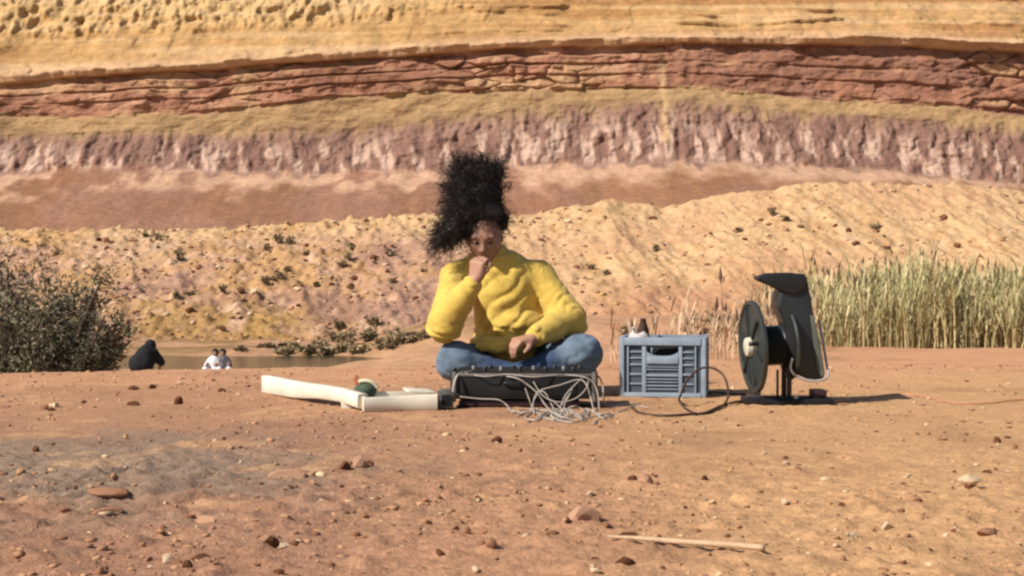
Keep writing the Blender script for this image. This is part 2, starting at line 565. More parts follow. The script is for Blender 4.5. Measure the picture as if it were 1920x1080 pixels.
gx = axis([(-11, -2.7, 0.055), (-2.7, 2.7, 0.018), (2.7, 11, 0.055)])
gy = axis([(-4, 1.8, 0.15), (1.8, 2.6, 0.04), (2.6, 5.2, 0.0135), (5.2, 10.6, 0.026), (10.6, 24, 0.09)])
GX, GY = np.meshgrid(gx, gy)
gxf, gyf = GX.ravel(), GY.ravel()
ground = link('ground', pymesh('ground', np.stack([gxf, gyf, ground_z(gxf, gyf)], -1), grid_faces(len(gy), len(gx)), ground_tint(gxf, gyf)), M['ground'])
tag(ground, 'bare reddish tan dirt ground scattered with pebbles', 'ground', kind='structure')

def valley_z(x, y):
    z = -2.46 + 0.07 * fbm2(x * 0.3, y * 0.3, 4, 101) - 0.7 * sstep(45.5, 49, y + 0.8 * fbm2(x * 0.2, y * 0, 2, 103))
    z = z + sstep(-7, -2, x + 0.5 * fbm2(x * 0.3, y * 0.3, 2, 105)) * sstep(40, 50, y) * 0.95
    z = z + sstep(53.0, 56.5, y + 0.9 * fbm2(x * 0.25, y * 0.1, 3, 107)) * 0.70 + 0.06 * fbm2(x * 1.1, y * 1.1, 3, 109)
    return np.where(y < 24, np.minimum(z, -2.5), z)
vx = axis([(-75, -24, 1.0), (-24, 24, 0.3), (24, 75, 1.0)]); vy = axis([(22.5, 48, 0.5), (48, 66, 0.3)])
VX, VY = np.meshgrid(vx, vy)
VX, VY = VX.ravel(), VY.ravel()
nv1 = fbm2(VX * 0.5, VY * 0.5, 4, 106); nv2 = fbm2(VX * 1.7, VY * 1.2, 3, 108)
vt = np.tile(A(214, 164, 126), (len(VX), 1))
w_ = (sstep(-0.25, 0.2, nv1 + 0.4 * nv2) * sstep(53, 57, VY) * sstep(3, -3, VX))[:, None]
vt = vt * (1 - 0.8 * w_) + np.array(A(150, 122, 74)) * 0.8 * w_
vt = vt * (1 + 0.14 * nv2)[:, None]
valley = link('valley_floor', pymesh('valley_floor', np.stack([VX, VY, valley_z(VX, VY)], -1), grid_faces(len(vy), len(vx)), vt), M['valley'])
tag(valley, 'low brown valley floor behind the crest of the bare ground', 'ground', kind='structure')

V = [(-80, 44, -2.62), (80, 44, -2.62), (80, 66, -2.62), (-80, 66, -2.62)]
tag(link('river_water', pymesh('river_water', V, [(0, 1, 2, 3)]), M['water']), 'murky olive brown river at the foot of the rubble slope', 'water', kind='structure')

# the rubble slope with its sandy mounds
SPX = np.array([-700, 0, 250, 400, 560, 700, 800, 960, 1060, 1140, 1240, 1320, 1400, 1480, 1600, 1700, 1790, 1920, 2600])
SPY = np.array([440, 432, 430, 428, 420, 411, 407, 405, 392, 374, 391, 374, 360, 346, 341, 350, 344, 362, 380])
YS0, YS1 = 61.0, 82.0
def slope_z(x, y):
    px = 960 + F * x / YS1
    zt = CAMZ + (HZ - np.interp(px, SPX, SPY)) * YS1 / F
    v = np.clip((y - YS0) / (YS1 - YS0), 0, 1)
    z = -2.95 + (zt + 2.95) * (0.10 * v + 0.9 * v ** 1.15)
    left = sstep(1000, 700, px)
    z = z + 0.32 * fbm2(x * 0.22, y * 0.22, 3, 111) * np.sin(v * math.pi)
    # rills running down the slope
    z = z + 0.26 * fbm2(x * 0.9 + 0.25 * y, y * 0.18, 4, 121) * np.sin(np.clip(v * 1.05, 0, 1) * math.pi) ** 0.6
    f1, f2, rid = cell2(x * 1.5, y * 1.1, 131)
    rock = np.sqrt(np.maximum(0.36 ** 2 - f1 ** 2, 0)) * (rid > 0.55) * (0.4 + rid)
    z = z + (0.25 + 0.75 * left) * 0.42 * rock
    f1, f2, rid = cell2(x * 3.1, y * 2.3, 137)
    z = z + (0.3 + 0.7 * left) * 0.22 * np.sqrt(np.maximum(0.36 ** 2 - f1 ** 2, 0)) * (rid > 0.5)
    z = z + 0.16 * fbm2(x * 2.2, y * 1.7, 5, 141, 0.62) * (0.75 + 0.25 * left)
    z = z + 0.12 * np.abs(fbm2(x * 1.9 + 0.5 * y, y * 0.5, 3, 145)) * (1 - left) + 0.22 * fbm2(x * 0.8, y * 0.3, 4, 147, 0.6) * sstep(0.8, 1.0, v)
    z = z - 0.28 * np.maximum(y - YS1, 0)
    return z
def slope_tint(x, y, z):
    px = 960 + F * x / y
    v = (y - YS0) / (YS1 - YS0)
    n1 = fbm2(x * 0.25, y * 0.25, 4, 151); n2 = fbm2(x * 1.1, y * 0.9, 4, 161); n3 = fbm2(x * 4, y * 3, 2, 171)
    def mix(c, d, w): return c * (1 - w[:, None]) + d * w[:, None]
    tan = np.array(A(236, 192, 142)); pinkc = np.array(A(216, 168, 134)); mauve = np.array(A(190, 146, 124)); olive = np.array(A(188, 148, 84)); pale = np.array(A(238, 206, 172))
    red = np.array(A(206, 146, 112)); brown = np.array(A(160, 112, 78))
    c = np.tile(tan, (len(x), 1))
    lft = sstep(1150, 760, px + 130 * n1 + 180 * (v - 0.6))
    c = mix(c, pinkc, 0.9 * lft * sstep(1.02, 0.72, v + 0.15 * n1))
    c = mix(c, mauve * 0.92, 0.85 * lft * sstep(-0.12, 0.2, n1 + 0.4 * n2) * sstep(0.95, 0.7, v))
    c = mix(c, np.array(A(214, 166, 104)), 0.6 * lft * sstep(0.05, 0.35, -n1 + 0.5 * n2))
    c = mix(c, red, 0.75 * sstep(1020, 1150, px) * sstep(0.62, 0.3, v + 0.2 * n1) * sstep(1600, 1350, px))
    c = mix(c, pale, 0.9 * np.exp(-((px - 240) / 75) ** 2 - ((v - 0.83) / 0.13) ** 2) * sstep(-0.2, 0.25, n2))
    c = mix(c, olive, 0.85 * np.exp(-((px - 470) / 130) ** 2 - ((v - 0.22) / 0.16) ** 2) * sstep(-0.3, 0.2, n2 + 0.15))
    c = mix(c, olive, 0.8 * np.exp(-((px - 300) / 60) ** 2 - ((v - 0.2) / 0.2) ** 2))
    c = mix(c, brown, 0.7 * sstep(0.17, 0.06, v + 0.08 * n2))
    c = mix(c, brown, 0.30 * lft * sstep(0.25, 0.6, n2))
    c = mix(c, pale, 0.35 * sstep(0.3, 0.65, -n2 + 0.3 * n3))
    n4 = fbm2(x * 2.4, y * 1.6, 3, 175)
    c = mix(c, np.array(A(206, 154, 104)), 0.55 * sstep(0.1, 0.45, n4 + 0.3 * n1) * (1 - lft))
    c = mix(c, np.array(A(222, 168, 128)), 0.5 * sstep(0.0, 0.4, -n1 + 0.2 * n4) * (1 - lft))
    return c * (1 + 0.12 * n3)[:, None]
sx = axis([(-62, -31, 0.5), (-31, 31, 0.115), (31, 62, 0.5)]); sy = axis([(59.5, 82.5, 0.115), (82.5, 88, 0.4)])
SX, SY = np.meshgrid(sx, sy)
fx, fy = SX.ravel(), SY.ravel(); fz = slope_z(fx, fy)
tag(link('rubble_slope', pymesh('rubble_slope', np.stack([fx, fy, fz], -1), grid_faces(len(sy), len(sx)), slope_tint(fx, fy, fz)), M['slope']),
    'pinkish rubble slope with sandy tan mounds below the cliff', 'slope', kind='structure')

# the cliff: strata boundaries measured along the face, from the talus up
BPX = np.array([-900, 0, 320, 640, 960, 1280, 1600, 1920, 2800])
BPY = np.array([
    [470, 470, 470, 460, 450, 430, 410, 420, 440],      # talus foot (behind the mounds)
    [325, 322, 318, 327, 312, 302, 316, 350, 380],      # foot of the purple band
    [262, 256, 250, 248, 212, 192, 224, 238, 260],      # foot of the olive band
    [226, 221, 216, 184, 168, 166, 190, 214, 240],      # foot of the red layer
    [172, 156, 136, 112, 94, 82, 86, 101, 120],         # foot of the pale lip
    [164, 147, 127, 103, 85, 72, 76, 91, 110],          # top of the pale lip
    [-120] * 9])
BY = np.array([84.0, 95.2, 97.4, 97.9, 98.7, 98.55, 108.0])
ROWS = [44, 62, 24, 58, 8, 84]
cx = axis([(-60, -36, 0.45), (-36, 37, 0.088), (37, 60, 0.45)])
cpx = 960 + F * cx / 97.5
bz = np.stack([CAMZ + (HZ - np.interp(cpx, BPX, BPY[i])) * BY[i] / F for i in range(7)])
for i in range(1, 6):
    bz[i] += 0.16 * fbm2(cx * 0.35, cx * 0 + i * 3.3, 4, 200 + (i if i != 5 else 4))
S_, Yr, Zr = [], [], []
for i, n in enumerate(ROWS):
    for j in range(n + (1 if i == 5 else 0)):
        t = j / n
        S_.append(i + t)
        yy = BY[i] + (BY[i + 1] - BY[i]) * t
        if i == 0: zz = bz[0] + (bz[1] - bz[0]) * t ** 0.9
        else: zz = bz[i] + (bz[i + 1] - bz[i]) * t
        Yr.append(np.full(len(cx), yy)); Zr.append(zz)
S_ = np.array(S_); CYm = np.array(Yr); CZ = np.array(Zr)
CX = np.broadcast_to(cx, CYm.shape).copy(); SS = np.broadcast_to(S_[:, None], CYm.shape)
def band(i, soft=0.12):
    return sstep(i - soft, i + soft, SS) * (1 - sstep(i + 1 - soft, i + 1 + soft, SS))
out = np.zeros_like(CX)                       # metres towards the viewer
out += 1.3 * fbm2(CX * 0.07, CZ * 0.05, 3, 211)
# talus: gentle fans
out += band(0) * (0.35 * fbm2(CX * 0.35, CZ * 0.3, 4, 221) + 0.10 * fbm2(CX * 1.6, CZ * 1.6, 3, 223))
# purple band: rills and buttresses
rill = fbm2(CX * 1.15 + 0.5 * fbm2(CX * 0.6, CZ * 0.9, 2, 229), CZ * 0.34, 4, 231)
out += band(1, 0.3) * (0.34 * np.abs(rill) + 0.16 * fbm2(CX * 2.6, CZ * 0.9, 3, 233) + 0.24 * fbm2(CX * 1.8, CZ * 1.8, 3, 235))
# olive band
out += band(2, 0.2) * (0.22 * fbm2(CX * 0.7, CZ * 1.3, 4, 241) + 0.10)
# red layer: beds standing proud of one another, broken into blocks
t3 = np.clip(SS - 3, 0, 1)
tw = t3 + 0.05 * fbm2(CX * 0.25, CZ * 0.2, 3, 251)
beds = 0.34 * sstep(0.02, 0.06, tw) - 0.20 * sstep(0.30, 0.335, tw) + 0.42 * sstep(0.345, 0.37, tw) - 0.62 * sstep(0.55, 0.59, tw) + 0.50 * sstep(0.60, 0.63, tw) - 0.75 * sstep(0.78, 0.83, tw)
f1, f2, rid = cell2(CX * 0.42, CZ * 1.25, 261)
crack = sstep(0.10, 0.02, f2 - f1)
f1b, f2b, ridb = cell2(CX * 1.0, CZ * 2.3, 267)
brk2 = sstep(-0.3, 0.3, fbm2(CX * 0.16, CZ * 0.5, 3, 268))
inred = (SS >= 3) & (SS < 4.02)
brk = sstep(-0.25, 0.25, fbm2(CX * 0.11, CZ * 0.1, 3, 269))
out += np.where(inred, beds * (0.16 + 0.46 * brk2) + 0.50 * (rid - 0.5) * (0.15 + 0.9 * brk) + 0.20 * (ridb - 0.5) - 0.26 * crack * brk + 0.22 * fbm2(CX * 0.9, CZ * 1.1, 3, 263), 0)
# pale lip overhanging the recess
lip = ((SS >= 4.0) & (SS <= 5.0))
out += np.where(lip, 0.42 + 0.42 * fbm2(CX * 0.6, CZ * 0, 4, 271), 0)
# tan face above
t5 = np.clip(SS - 5, 0, 1)
tl = sstep(6.0, -14.0, CX)
f1, f2, rid = cell2(CX * 0.55, CZ * 0.9, 281)
out += (SS > 5) * ((1 - t5) ** 6 * 0.5 + 0.35 * fbm2(CX * 0.5, CZ * 0.8, 4, 283) + 0.30 * (rid - 0.5) * (rid > 0.6) + tl * sstep(0.18, 0.3, t5) * (0.55 * fbm2(CX * 1.4, CZ * 1.5, 4, 285) + 0.5 * np.maximum(fbm2(CX * 2.2, CZ * 1.3, 2, 287), 0)))
ledge5 = fbm2(CX * 0.12, CZ * 1.5, 3, 289)
out += (SS > 5) * (1 - tl) * 0.4 * sstep(0.05, 0.2, ledge5)
CYf = CYm - out
# colours of the beds
n1 = fbm2(CX * 0.15, CZ * 0.3, 4, 301); n2 = fbm2(CX * 0.8, CZ * 1.3, 4, 311); n3 = fbm2(CX * 3.0, CZ * 3.4, 2, 321)
streak = fbm2(CX * 2.1 + 0.6 * fbm2(CX * 0.8, CZ * 1.1, 2, 333), CZ * 0.62, 3, 331); streak2 = fbm2(CX * 0.5, CZ * 0.12, 3, 335)
sw = SS + 0.17 * n2 + 0.14 * n1
def mixc(c, d, w): return c * (1 - w[..., None]) + np.array(d) * w[..., None]
tc_ = np.tile(A(168, 121, 92), CX.shape + (1,))
tc_ = mixc(tc_, A(178, 132, 110), 0.7 * sstep(-0.1, 0.3, fbm2(CX * 0.2, CZ * 0.5, 3, 361)))
tc_ = mixc(tc_, A(176, 128, 92), 0.6 * sstep(0, 0.4, n1))
tc_ = mixc(tc_, A(232, 186, 152), 0.9 * sstep(0.62, 0.92, SS + 0.22 * n2 + 0.25 * fbm2(CX * 0.12, CZ * 0.1, 3, 363)) * sstep(-0.3, 0.1, n1 + 0.7 * n2) * sstep(1.25, 0.9, SS))
tc_ = mixc(tc_, A(166, 128, 110), sstep(0.97, 1.1, sw + 0.12 * streak))
pw = sstep(-0.02, 0.26, streak + 0.25 * streak2) * sstep(1.95, 1.35, SS + 0.3 * streak2) * sstep(0.9, 1.1, SS)
tc_ = mixc(tc_, A(236, 198, 174), 0.8 * pw)
tc_ = mixc(tc_, A(140, 102, 92), 0.5 * sstep(0.05, 0.35, -streak) * sstep(0.95, 1.1, SS) * sstep(2.1, 1.7, SS))
tc_ = mixc(tc_, A(186, 150, 110), sstep(1.78, 2.16, sw + 0.22 * streak))
tc_ = mixc(tc_, A(208, 168, 120), 0.7 * sstep(2.05, 2.5, sw + 0.3 * n1))
redc = np.tile(A(192, 136, 108), CX.shape + (1,))
redc = mixc(redc, A(220, 168, 134), sstep(-0.1, 0.4, n2 + 0.6 * (t3 - 0.5)))
redc = mixc(redc, A(226, 178, 134), 0.85 * sstep(0.12, 0.35, fbm2(CX * 0.22, CZ * 0.9, 4, 343)))
redc = mixc(redc, A(164, 114, 90), 0.8 * sstep(0.02, 0.35, -n1 + 0.3 * n2))
redc = mixc(redc, A(168, 122, 104), 0.7 * sstep(6, 20, CX) * sstep(-0.3, 0.2, n2))
w3 = (sstep(2.92, 3.04, sw) * (SS < 4.0))
tc_ = tc_ * (1 - w3[..., None]) + redc * w3[..., None]
tanc = np.tile(A(221, 174, 116), CX.shape + (1,))
tanc = mixc(tanc, A(200, 148, 92), 0.8 * sstep(0.0, 0.4, n1 + 0.3 * n2) * sstep(0.05, 0.25, t5 + 0.1 * n2))
tanc = mixc(tanc, A(232, 190, 130), tl * 0.8 * sstep(0.22, 0.34, t5 + 0.1 * n2))
tanc = mixc(tanc, A(224, 164, 118), 0.6 * sstep(10, 30, CX) * sstep(-0.2, 0.3, n2))
thin = fbm2(CX * 0.06 + 0.3 * n1, CZ * 2.6, 3, 351)
tanc = mixc(tanc, A(188, 134, 84), 0.75 * sstep(0.05, 0.3, thin) * (1 - 0.7 * tl))
tanc = mixc(tanc, A(240, 200, 150), 0.6 * sstep(0.08, 0.3, -thin))
w4 = (SS >= 4.0).astype(float)
tc_ = tc_ * (1 - w4[..., None]) + tanc * w4[..., None]
wl = sstep(5.10, 5.0, SS) * (SS >= 4.0)
tc_ = mixc(tc_, A(238, 192, 148), 0.85 * wl)
# a pale drip line that runs down over the beds
for dxp, ww, s0, s1, st in ((9.6, 0.25, 1.3, 3.9, 0.85), (-17.2, 0.9, 2.6, 4.0, 0.6), (-1.2, 0.3, 2, 3.8, 0.4)):
    dr = np.exp(-((CX - dxp + 0.25 * fbm2(CX * 0, CZ * 0.8, 3, 341)) / ww) ** 2) * ((SS > s0) & (SS < s1))
    tc_ = mixc(tc_, A(224, 184, 136), st * dr * sstep(-0.4, 0.1, n2 + 0.2))
tc_ = tc_ * (1 + 0.09 * n3 + 0.06 * n2)[..., None]
cliff = link('cliff', pymesh('cliff', np.stack([CX.ravel(), CYf.ravel(), CZ.ravel()], -1), grid_faces(len(S_), len(cx)), tc_.reshape(-1, 3)), M['cliff'])
tag(cliff, 'layered cliff of tan, brick red and mauve rock beds', 'cliff', kind='structure')

# ------------------------------------------------------------------ stones
def stone_mesh(name, seed, flat=0.6, sub=2):
    bm = bmesh.new()
    bmesh.ops.create_icosphere(bm, subdivisions=sub, radius=1)
    r = np.random.default_rng(seed)
    cuts = [(Vector(r.normal(size=3)).normalized(), r.uniform(0.45, 0.85)) for _ in range(9)]
    for v in bm.verts:
        for nrm, d in cuts:
            q = v.co.dot(nrm)
            if q > d: v.co -= nrm * (q - d)
        v.co += Vector(r.normal(size=3)) * 0.025
        v.co.x *= 1.25; v.co.z *= flat
    me = bpy.data.meshes.new(name)
    bm.to_mesh(me); bm.free()
    return me

STM = {}
for kind in ('stone_red', 'stone_pale', 'stone_dark', 'stone_rose'):
    L = []
    for q in range(6):
        me = stone_mesh('stone_shape', 900 + q * 7 + len(kind), 0.45 + 0.08 * q, 2)
        me.materials.append(M[kind])
        L.append(me)
    STM[kind] = L
def stone(px, py, w, kind, label, group=None, shape=0, rz=0.0, sq=1.0, name='stone', tilt=0.0):
    """w = width in photograph pixels"""
    p = G(px, py)
    r = 0.5 * w * p.y / F / 1.1
    o = bpy.data.objects.new(name, STM[kind][shape % 6])
    COL.objects.link(o)
    o.location = (p.x, p.y, p.z + r * 0.22 * sq)
    o.scale = (r, r * 0.9, r * sq)
    o.rotation_euler = (tilt, tilt * 0.6, rz)
    tag(o, label, 'stone', group)
    return o

stone(1092, 978, 72, 'stone_rose', 'largest pinkish wedge-shaped stone left of the dry stick', shape=2, rz=0.5, sq=1.0, tilt=0.22)
stone(1208, 905, 40, 'stone_rose', 'upright pinkish stone on open ground behind the wedge-shaped stone', shape=4, rz=0.9, sq=1.3)
stone(1818, 918, 44, 'stone_pale', 'largest cream stone at the right on the bare ground', shape=1, rz=0.2, sq=1.25)
stone(1664, 992, 28, 'stone_pale', 'cream stone near the lower right between smaller pale chips', shape=3, rz=1.2, sq=1.2)
stone(1550, 905, 26, 'stone_pale', 'flat cream chip on the ground in front of the cable reel', shape=1, rz=0.4)
stone(1600, 1018, 22, 'stone_pale', 'small cream chip in front of the lower right pale stones', shape=2, rz=0.4, sq=1.2)
stone(672, 878, 40, 'stone_rose', 'pale pinkish stone beside a dark clod in front of the white boards', shape=4, rz=0.5, sq=1.3)
stone(645, 884, 34, 'stone_dark', 'dark brown clod touching a pale pinkish stone', shape=3, rz=1.5, sq=1.2)
stone(540, 902, 78, 'stone_rose', 'long flat reddish slab of stone on the left dirt', shape=0, rz=0.15, sq=0.9)
stone(200, 935, 78, 'stone_red', 'broad flat reddish slab beside the grey patch', shape=1, rz=-0.2, sq=0.55)
stone(195, 965, 60, 'stone_red', 'second flat slab just in front of the broad slab by the grey patch', shape=2, rz=0.3, sq=0.6)
stone(385, 975, 62, 'stone_rose', 'thin flat slab between the grey patch and the dirt furrows', shape=0, rz=-0.5, sq=0.9)
stone(312, 1052, 34, 'stone_pale', 'pale stone at the lower left foreground edge', shape=4, rz=0.7, sq=1.2)
stone(375, 1046, 44, 'stone_dark', 'dark oval clod at the lower left foreground edge', shape=1, rz=0.1)
stone(505, 1030, 40, 'stone_dark', 'dark clod with a pale chip beside it in the left foreground', shape=3, rz=1.0, sq=1.2)
stone(530, 1022, 34, 'stone_pale', 'pale chip beside a dark clod in the left foreground', shape=1, rz=0.2)
stone(1850, 1010, 46, 'stone_red', 'rough brown clod in the lower right corner foreground', shape=1, rz=0.6, sq=0.8)
stone(1870, 832, 20, 'stone_dark', 'lone small dark stone at the far right of open ground', shape=4, rz=0.6, sq=1.3)
stone(930, 830, 22, 'stone_dark', 'small dark stone in front of the black equipment case', shape=5, rz=0.2, sq=1.3)
stone(333, 757, 20, 'stone_dark', 'dark upright stone left of the long white board', shape=5, rz=0.9, sq=1.8)
stone(248, 731, 22, 'stone_dark', 'dark stone near the crest below the figure in black', shape=1, rz=0.2, sq=1.3)
stone(283, 729, 18, 'stone_dark', 'smaller dark stone near the crest below the figure in black', shape=2, rz=0.8, sq=1.3)
stone(250, 759, 24, 'stone_dark', 'flat dark stone in front of the two crest stones', shape=0, rz=0.1, sq=1.1)
stone(415, 736, 16, 'stone_dark', 'tiny dark stone left of the raised end of the long white board', shape=3, rz=0.1, sq=1.2)
stone(84, 770, 24, 'stone_red', 'knobbly stone of the small rubble heap at the left edge near the bush', shape=4, rz=0.3, sq=1.2)
stone(102, 764, 18, 'stone_pale', 'palest stone of the small rubble heap at the left edge near the bush', shape=2, rz=1.3, sq=1.2)
stone(96, 774, 14, 'stone_dark', 'dark stone of the small rubble heap at the left edge near the bush', shape=3, rz=0.8, sq=1.2)
stone(1180, 1012, 40, 'stone_dark', 'dark chip lying behind the left end of the dry stick', shape=0, rz=0.1, sq=0.8)
stone(1170, 1060, 46, 'stone_dark', 'dark jagged clod in front of the dry stick', shape=3, rz=0.6, sq=1.0)

KW = {'stone_red': 'small reddish stone', 'stone_pale': 'small pale stone', 'stone_dark': 'small dark clod'}
def zone(px, py):
    if py < 800:
        return 'near the crest left of the white boards' if px < 500 else 'on the open dirt right of the cable reel'
    d = 'close to' if py > 940 else 'beyond'
    if px < 460: return 'on the grey patch of dirt at the left' if py < 930 else 'in the furrowed dirt at the lower left'
    if px < 820: return 'in front of the white boards, ' + ('well back' if py < 930 else 'close to the viewer')
    if px < 1130: return 'in front of the black case, ' + ('well back' if py < 930 else 'close to the viewer')
    if px < 1500: return 'in front of the grey crate, ' + ('well back' if py < 930 else 'round the dry stick')
    return 'at the right in front of the reel, ' + ('well back' if py < 930 else 'close to the viewer')
KEEP = [(490, 690, 1120, 800), (1140, 640, 1580, 800)]
n = 0
while n < 170:
    py = 705 + 375 * random.random() ** 0.75
    px = random.uniform(-30, 1950)
    if any(a < px < c and b_ < py < d for a, b_, c, d in KEEP): continue
    right = px / 1920
    u = random.random()
    kind = 'stone_dark' if u < 0.34 else ('stone_pale' if u < 0.34 + 0.12 + 0.4 * right else 'stone_red')
    w = random.choice((9, 10, 11, 12, 14, 16, 20)) * (0.55 + 0.75 * (py - 700) / 380)
    stone(px, py, w, kind, KW[kind] + ' ' + zone(px, py), KW[kind] + 's ' + zone(px, py), random.randrange(6), random.uniform(0, 6), random.uniform(0.8, 1.4))
    n += 1

def scatter_pebbles(name, pts, radii, tints, label, seed):
    ico = bmesh.new(); bmesh.ops.create_icosphere(ico, subdivisions=1, radius=1)
    iv = np.array([v.co for v in ico.verts]); fi = np.array([[v.index for v in f.verts] for f in ico.faces]); ico.free()
    r = np.random.default_rng(seed)
    N = len(pts)
    base = iv[None] * (1 + r.uniform(-0.45, 0.35, (N, len(iv), 1)))
    sc = np.stack([r.uniform(0.9, 1.7, N), r.uniform(0.6, 1.1, N), r.uniform(0.35, 0.9, N)], -1) * radii[:, None]
    a = r.uniform(0, 6.28, N)
    q = base * sc[:, None, :]
    x = q[..., 0] * np.cos(a)[:, None] - q[..., 1] * np.sin(a)[:, None]; y = q[..., 0] * np.sin(a)[:, None] + q[..., 1] * np.cos(a)[:, None]
    V = np.stack([x, y, q[..., 2]], -1) + pts[:, None, :]
    Fc = (fi[None] + (np.arange(N) * len(iv))[:, None, None]).reshape(-1, 3)
    o = link(name, pymesh(name, V.reshape(-1, 3), Fc, np.repeat(tints, len(iv), 0)), M['pebble'], smooth=False)
    return tag(o, label, 'gravel', kind='stuff')

N = 30000
yy = 2.55 + (10.0 - 2.55) * rng.random(N) ** 1.6
xx = rng.uniform(-0.42, 0.42, N) * (yy + 1.0)
keep = fbm2(xx * 1.3, yy * 1.3, 3, 401) + rng.uniform(-0.6, 0.6, N) > -0.15
xx, yy = xx[keep], yy[keep]; N = len(xx)
rad = 0.0018 + 0.0105 * rng.random(N) ** 7 + 0.0006 * (yy - 2.5) * 0.4
pal = np.array([A(200, 150, 113), A(216, 168, 126), A(238, 204, 162), A(156, 110, 82), A(172, 132, 110)])
ch = rng.choice(5, N, p=[0.36, 0.25, 0.09, 0.22, 0.08])
scatter_pebbles('pebbles', np.stack([xx, yy, ground_z(xx, yy) + rad * 0.05], -1), rad, pal[ch] * rng.uniform(0.85, 1.12, (N, 1)), 'fine mixed gravel strewn over the bare ground', 5)

# boulders and rubble on the far slope
N = 8000
xx = rng.uniform(-34, 34, N); yy = rng.uniform(61.5, 82, N)
keep = (rng.random(N) < np.where(xx < 4, 1.0, 0.35)); xx, yy = xx[keep], yy[keep]; N = len(xx)
rad = 0.035 + 0.13 * rng.random(N) ** 4
pal = np.array([A(214, 168, 134), A(236, 200, 164), A(150, 108, 86), A(182, 138, 116), A(212, 172, 116)])
ch = rng.choice(5, N, p=[0.28, 0.2, 0.17, 0.2, 0.15])
scatter_pebbles('slope_rubble', np.stack([xx, yy, slope_z(xx, yy) + rad * 0.15], -1), rad, pal[ch] * rng.uniform(0.85, 1.1, (N, 1)), 'loose rubble strewn over the far slope', 6)

def boulder(px, py, w, kind, label, group=None, shape=0, sq=1.2):
    # march along the sight line until it meets the slope
    ys = np.linspace(60.5, 84, 900)
    xs = (px - 960) * ys / F; zs = CAMZ - (py - HZ) * ys / F
    hit = np.nonzero(slope_z(xs, ys) > zs)[0]
    k = hit[0] if len(hit) else -1
    x, y = xs[k], ys[k]
    r = 0.5 * w * y / F
    o = bpy.data.objects.new('boulder', STM[kind][shape % 6])
    COL.objects.link(o)
    o.location = (x, y, float(slope_z(np.array([x]), np.array([y]))[0]) + r * 0.2)
    o.scale = (r, r, r * sq); o.rotation_euler = (0, 0, shape * 1.3)
    tag(o, label, 'boulder', group)
boulder(312, 592, 13, 'stone_pale', 'single bright cream boulder low on the slope right of the bush', shape=5)
for q in range(60):
    px = random.uniform(180, 800) if q < 44 else random.uniform(1060, 1900)
    py = random.uniform(445, 640) if q < 44 else random.uniform(400, 470)
    kind = random.choice(['stone_red', 'stone_dark', 'stone_dark', 'stone_pale'])
    where = 'high on the sandy mound at the right' if px > 1000 else (('high' if py < 510 else 'halfway up' if py < 580 else 'low') + ' on the rubble slope ' + ('above the bush' if px < 420 else 'left of the woman'))
    lab = {'stone_red': 'reddish boulder', 'stone_dark': 'dark brown boulder', 'stone_pale': 'pale boulder'}[kind] + ' ' + where
    boulder(px, py, random.uniform(9, 17), kind, lab, 'boulders: ' + lab, q, random.uniform(0.8, 1.4))

# ------------------------------------------------------------------ vegetation
def leaf_mass(pts, dirs, size, tints, seed, aspect=0.35):
    """small pointed leaf faces (two triangles each) at pts along dirs"""
    r = np.random.default_rng(seed)
    N = len(pts)
    d = dirs / np.linalg.norm(dirs, axis=1)[:, None]
    s = np.cross(d, r.normal(size=(N, 3))); s /= np.linalg.norm(s, axis=1)[:, None]
    L = size * r.uniform(0.6, 1.4, N)
    a = pts; b_ = pts + d * (L * 0.5)[:, None] + s * (L * aspect * 0.5)[:, None]
    c = pts + d * L[:, None]; e = pts + d * (L * 0.5)[:, None] - s * (L * aspect * 0.5)[:, None]
    V = np.stack([a, b_, c, e], 1).reshape(-1, 3)
    Fq = np.arange(N * 4).reshape(-1, 4)
    return V, Fq, np.repeat(tints, 4, 0)

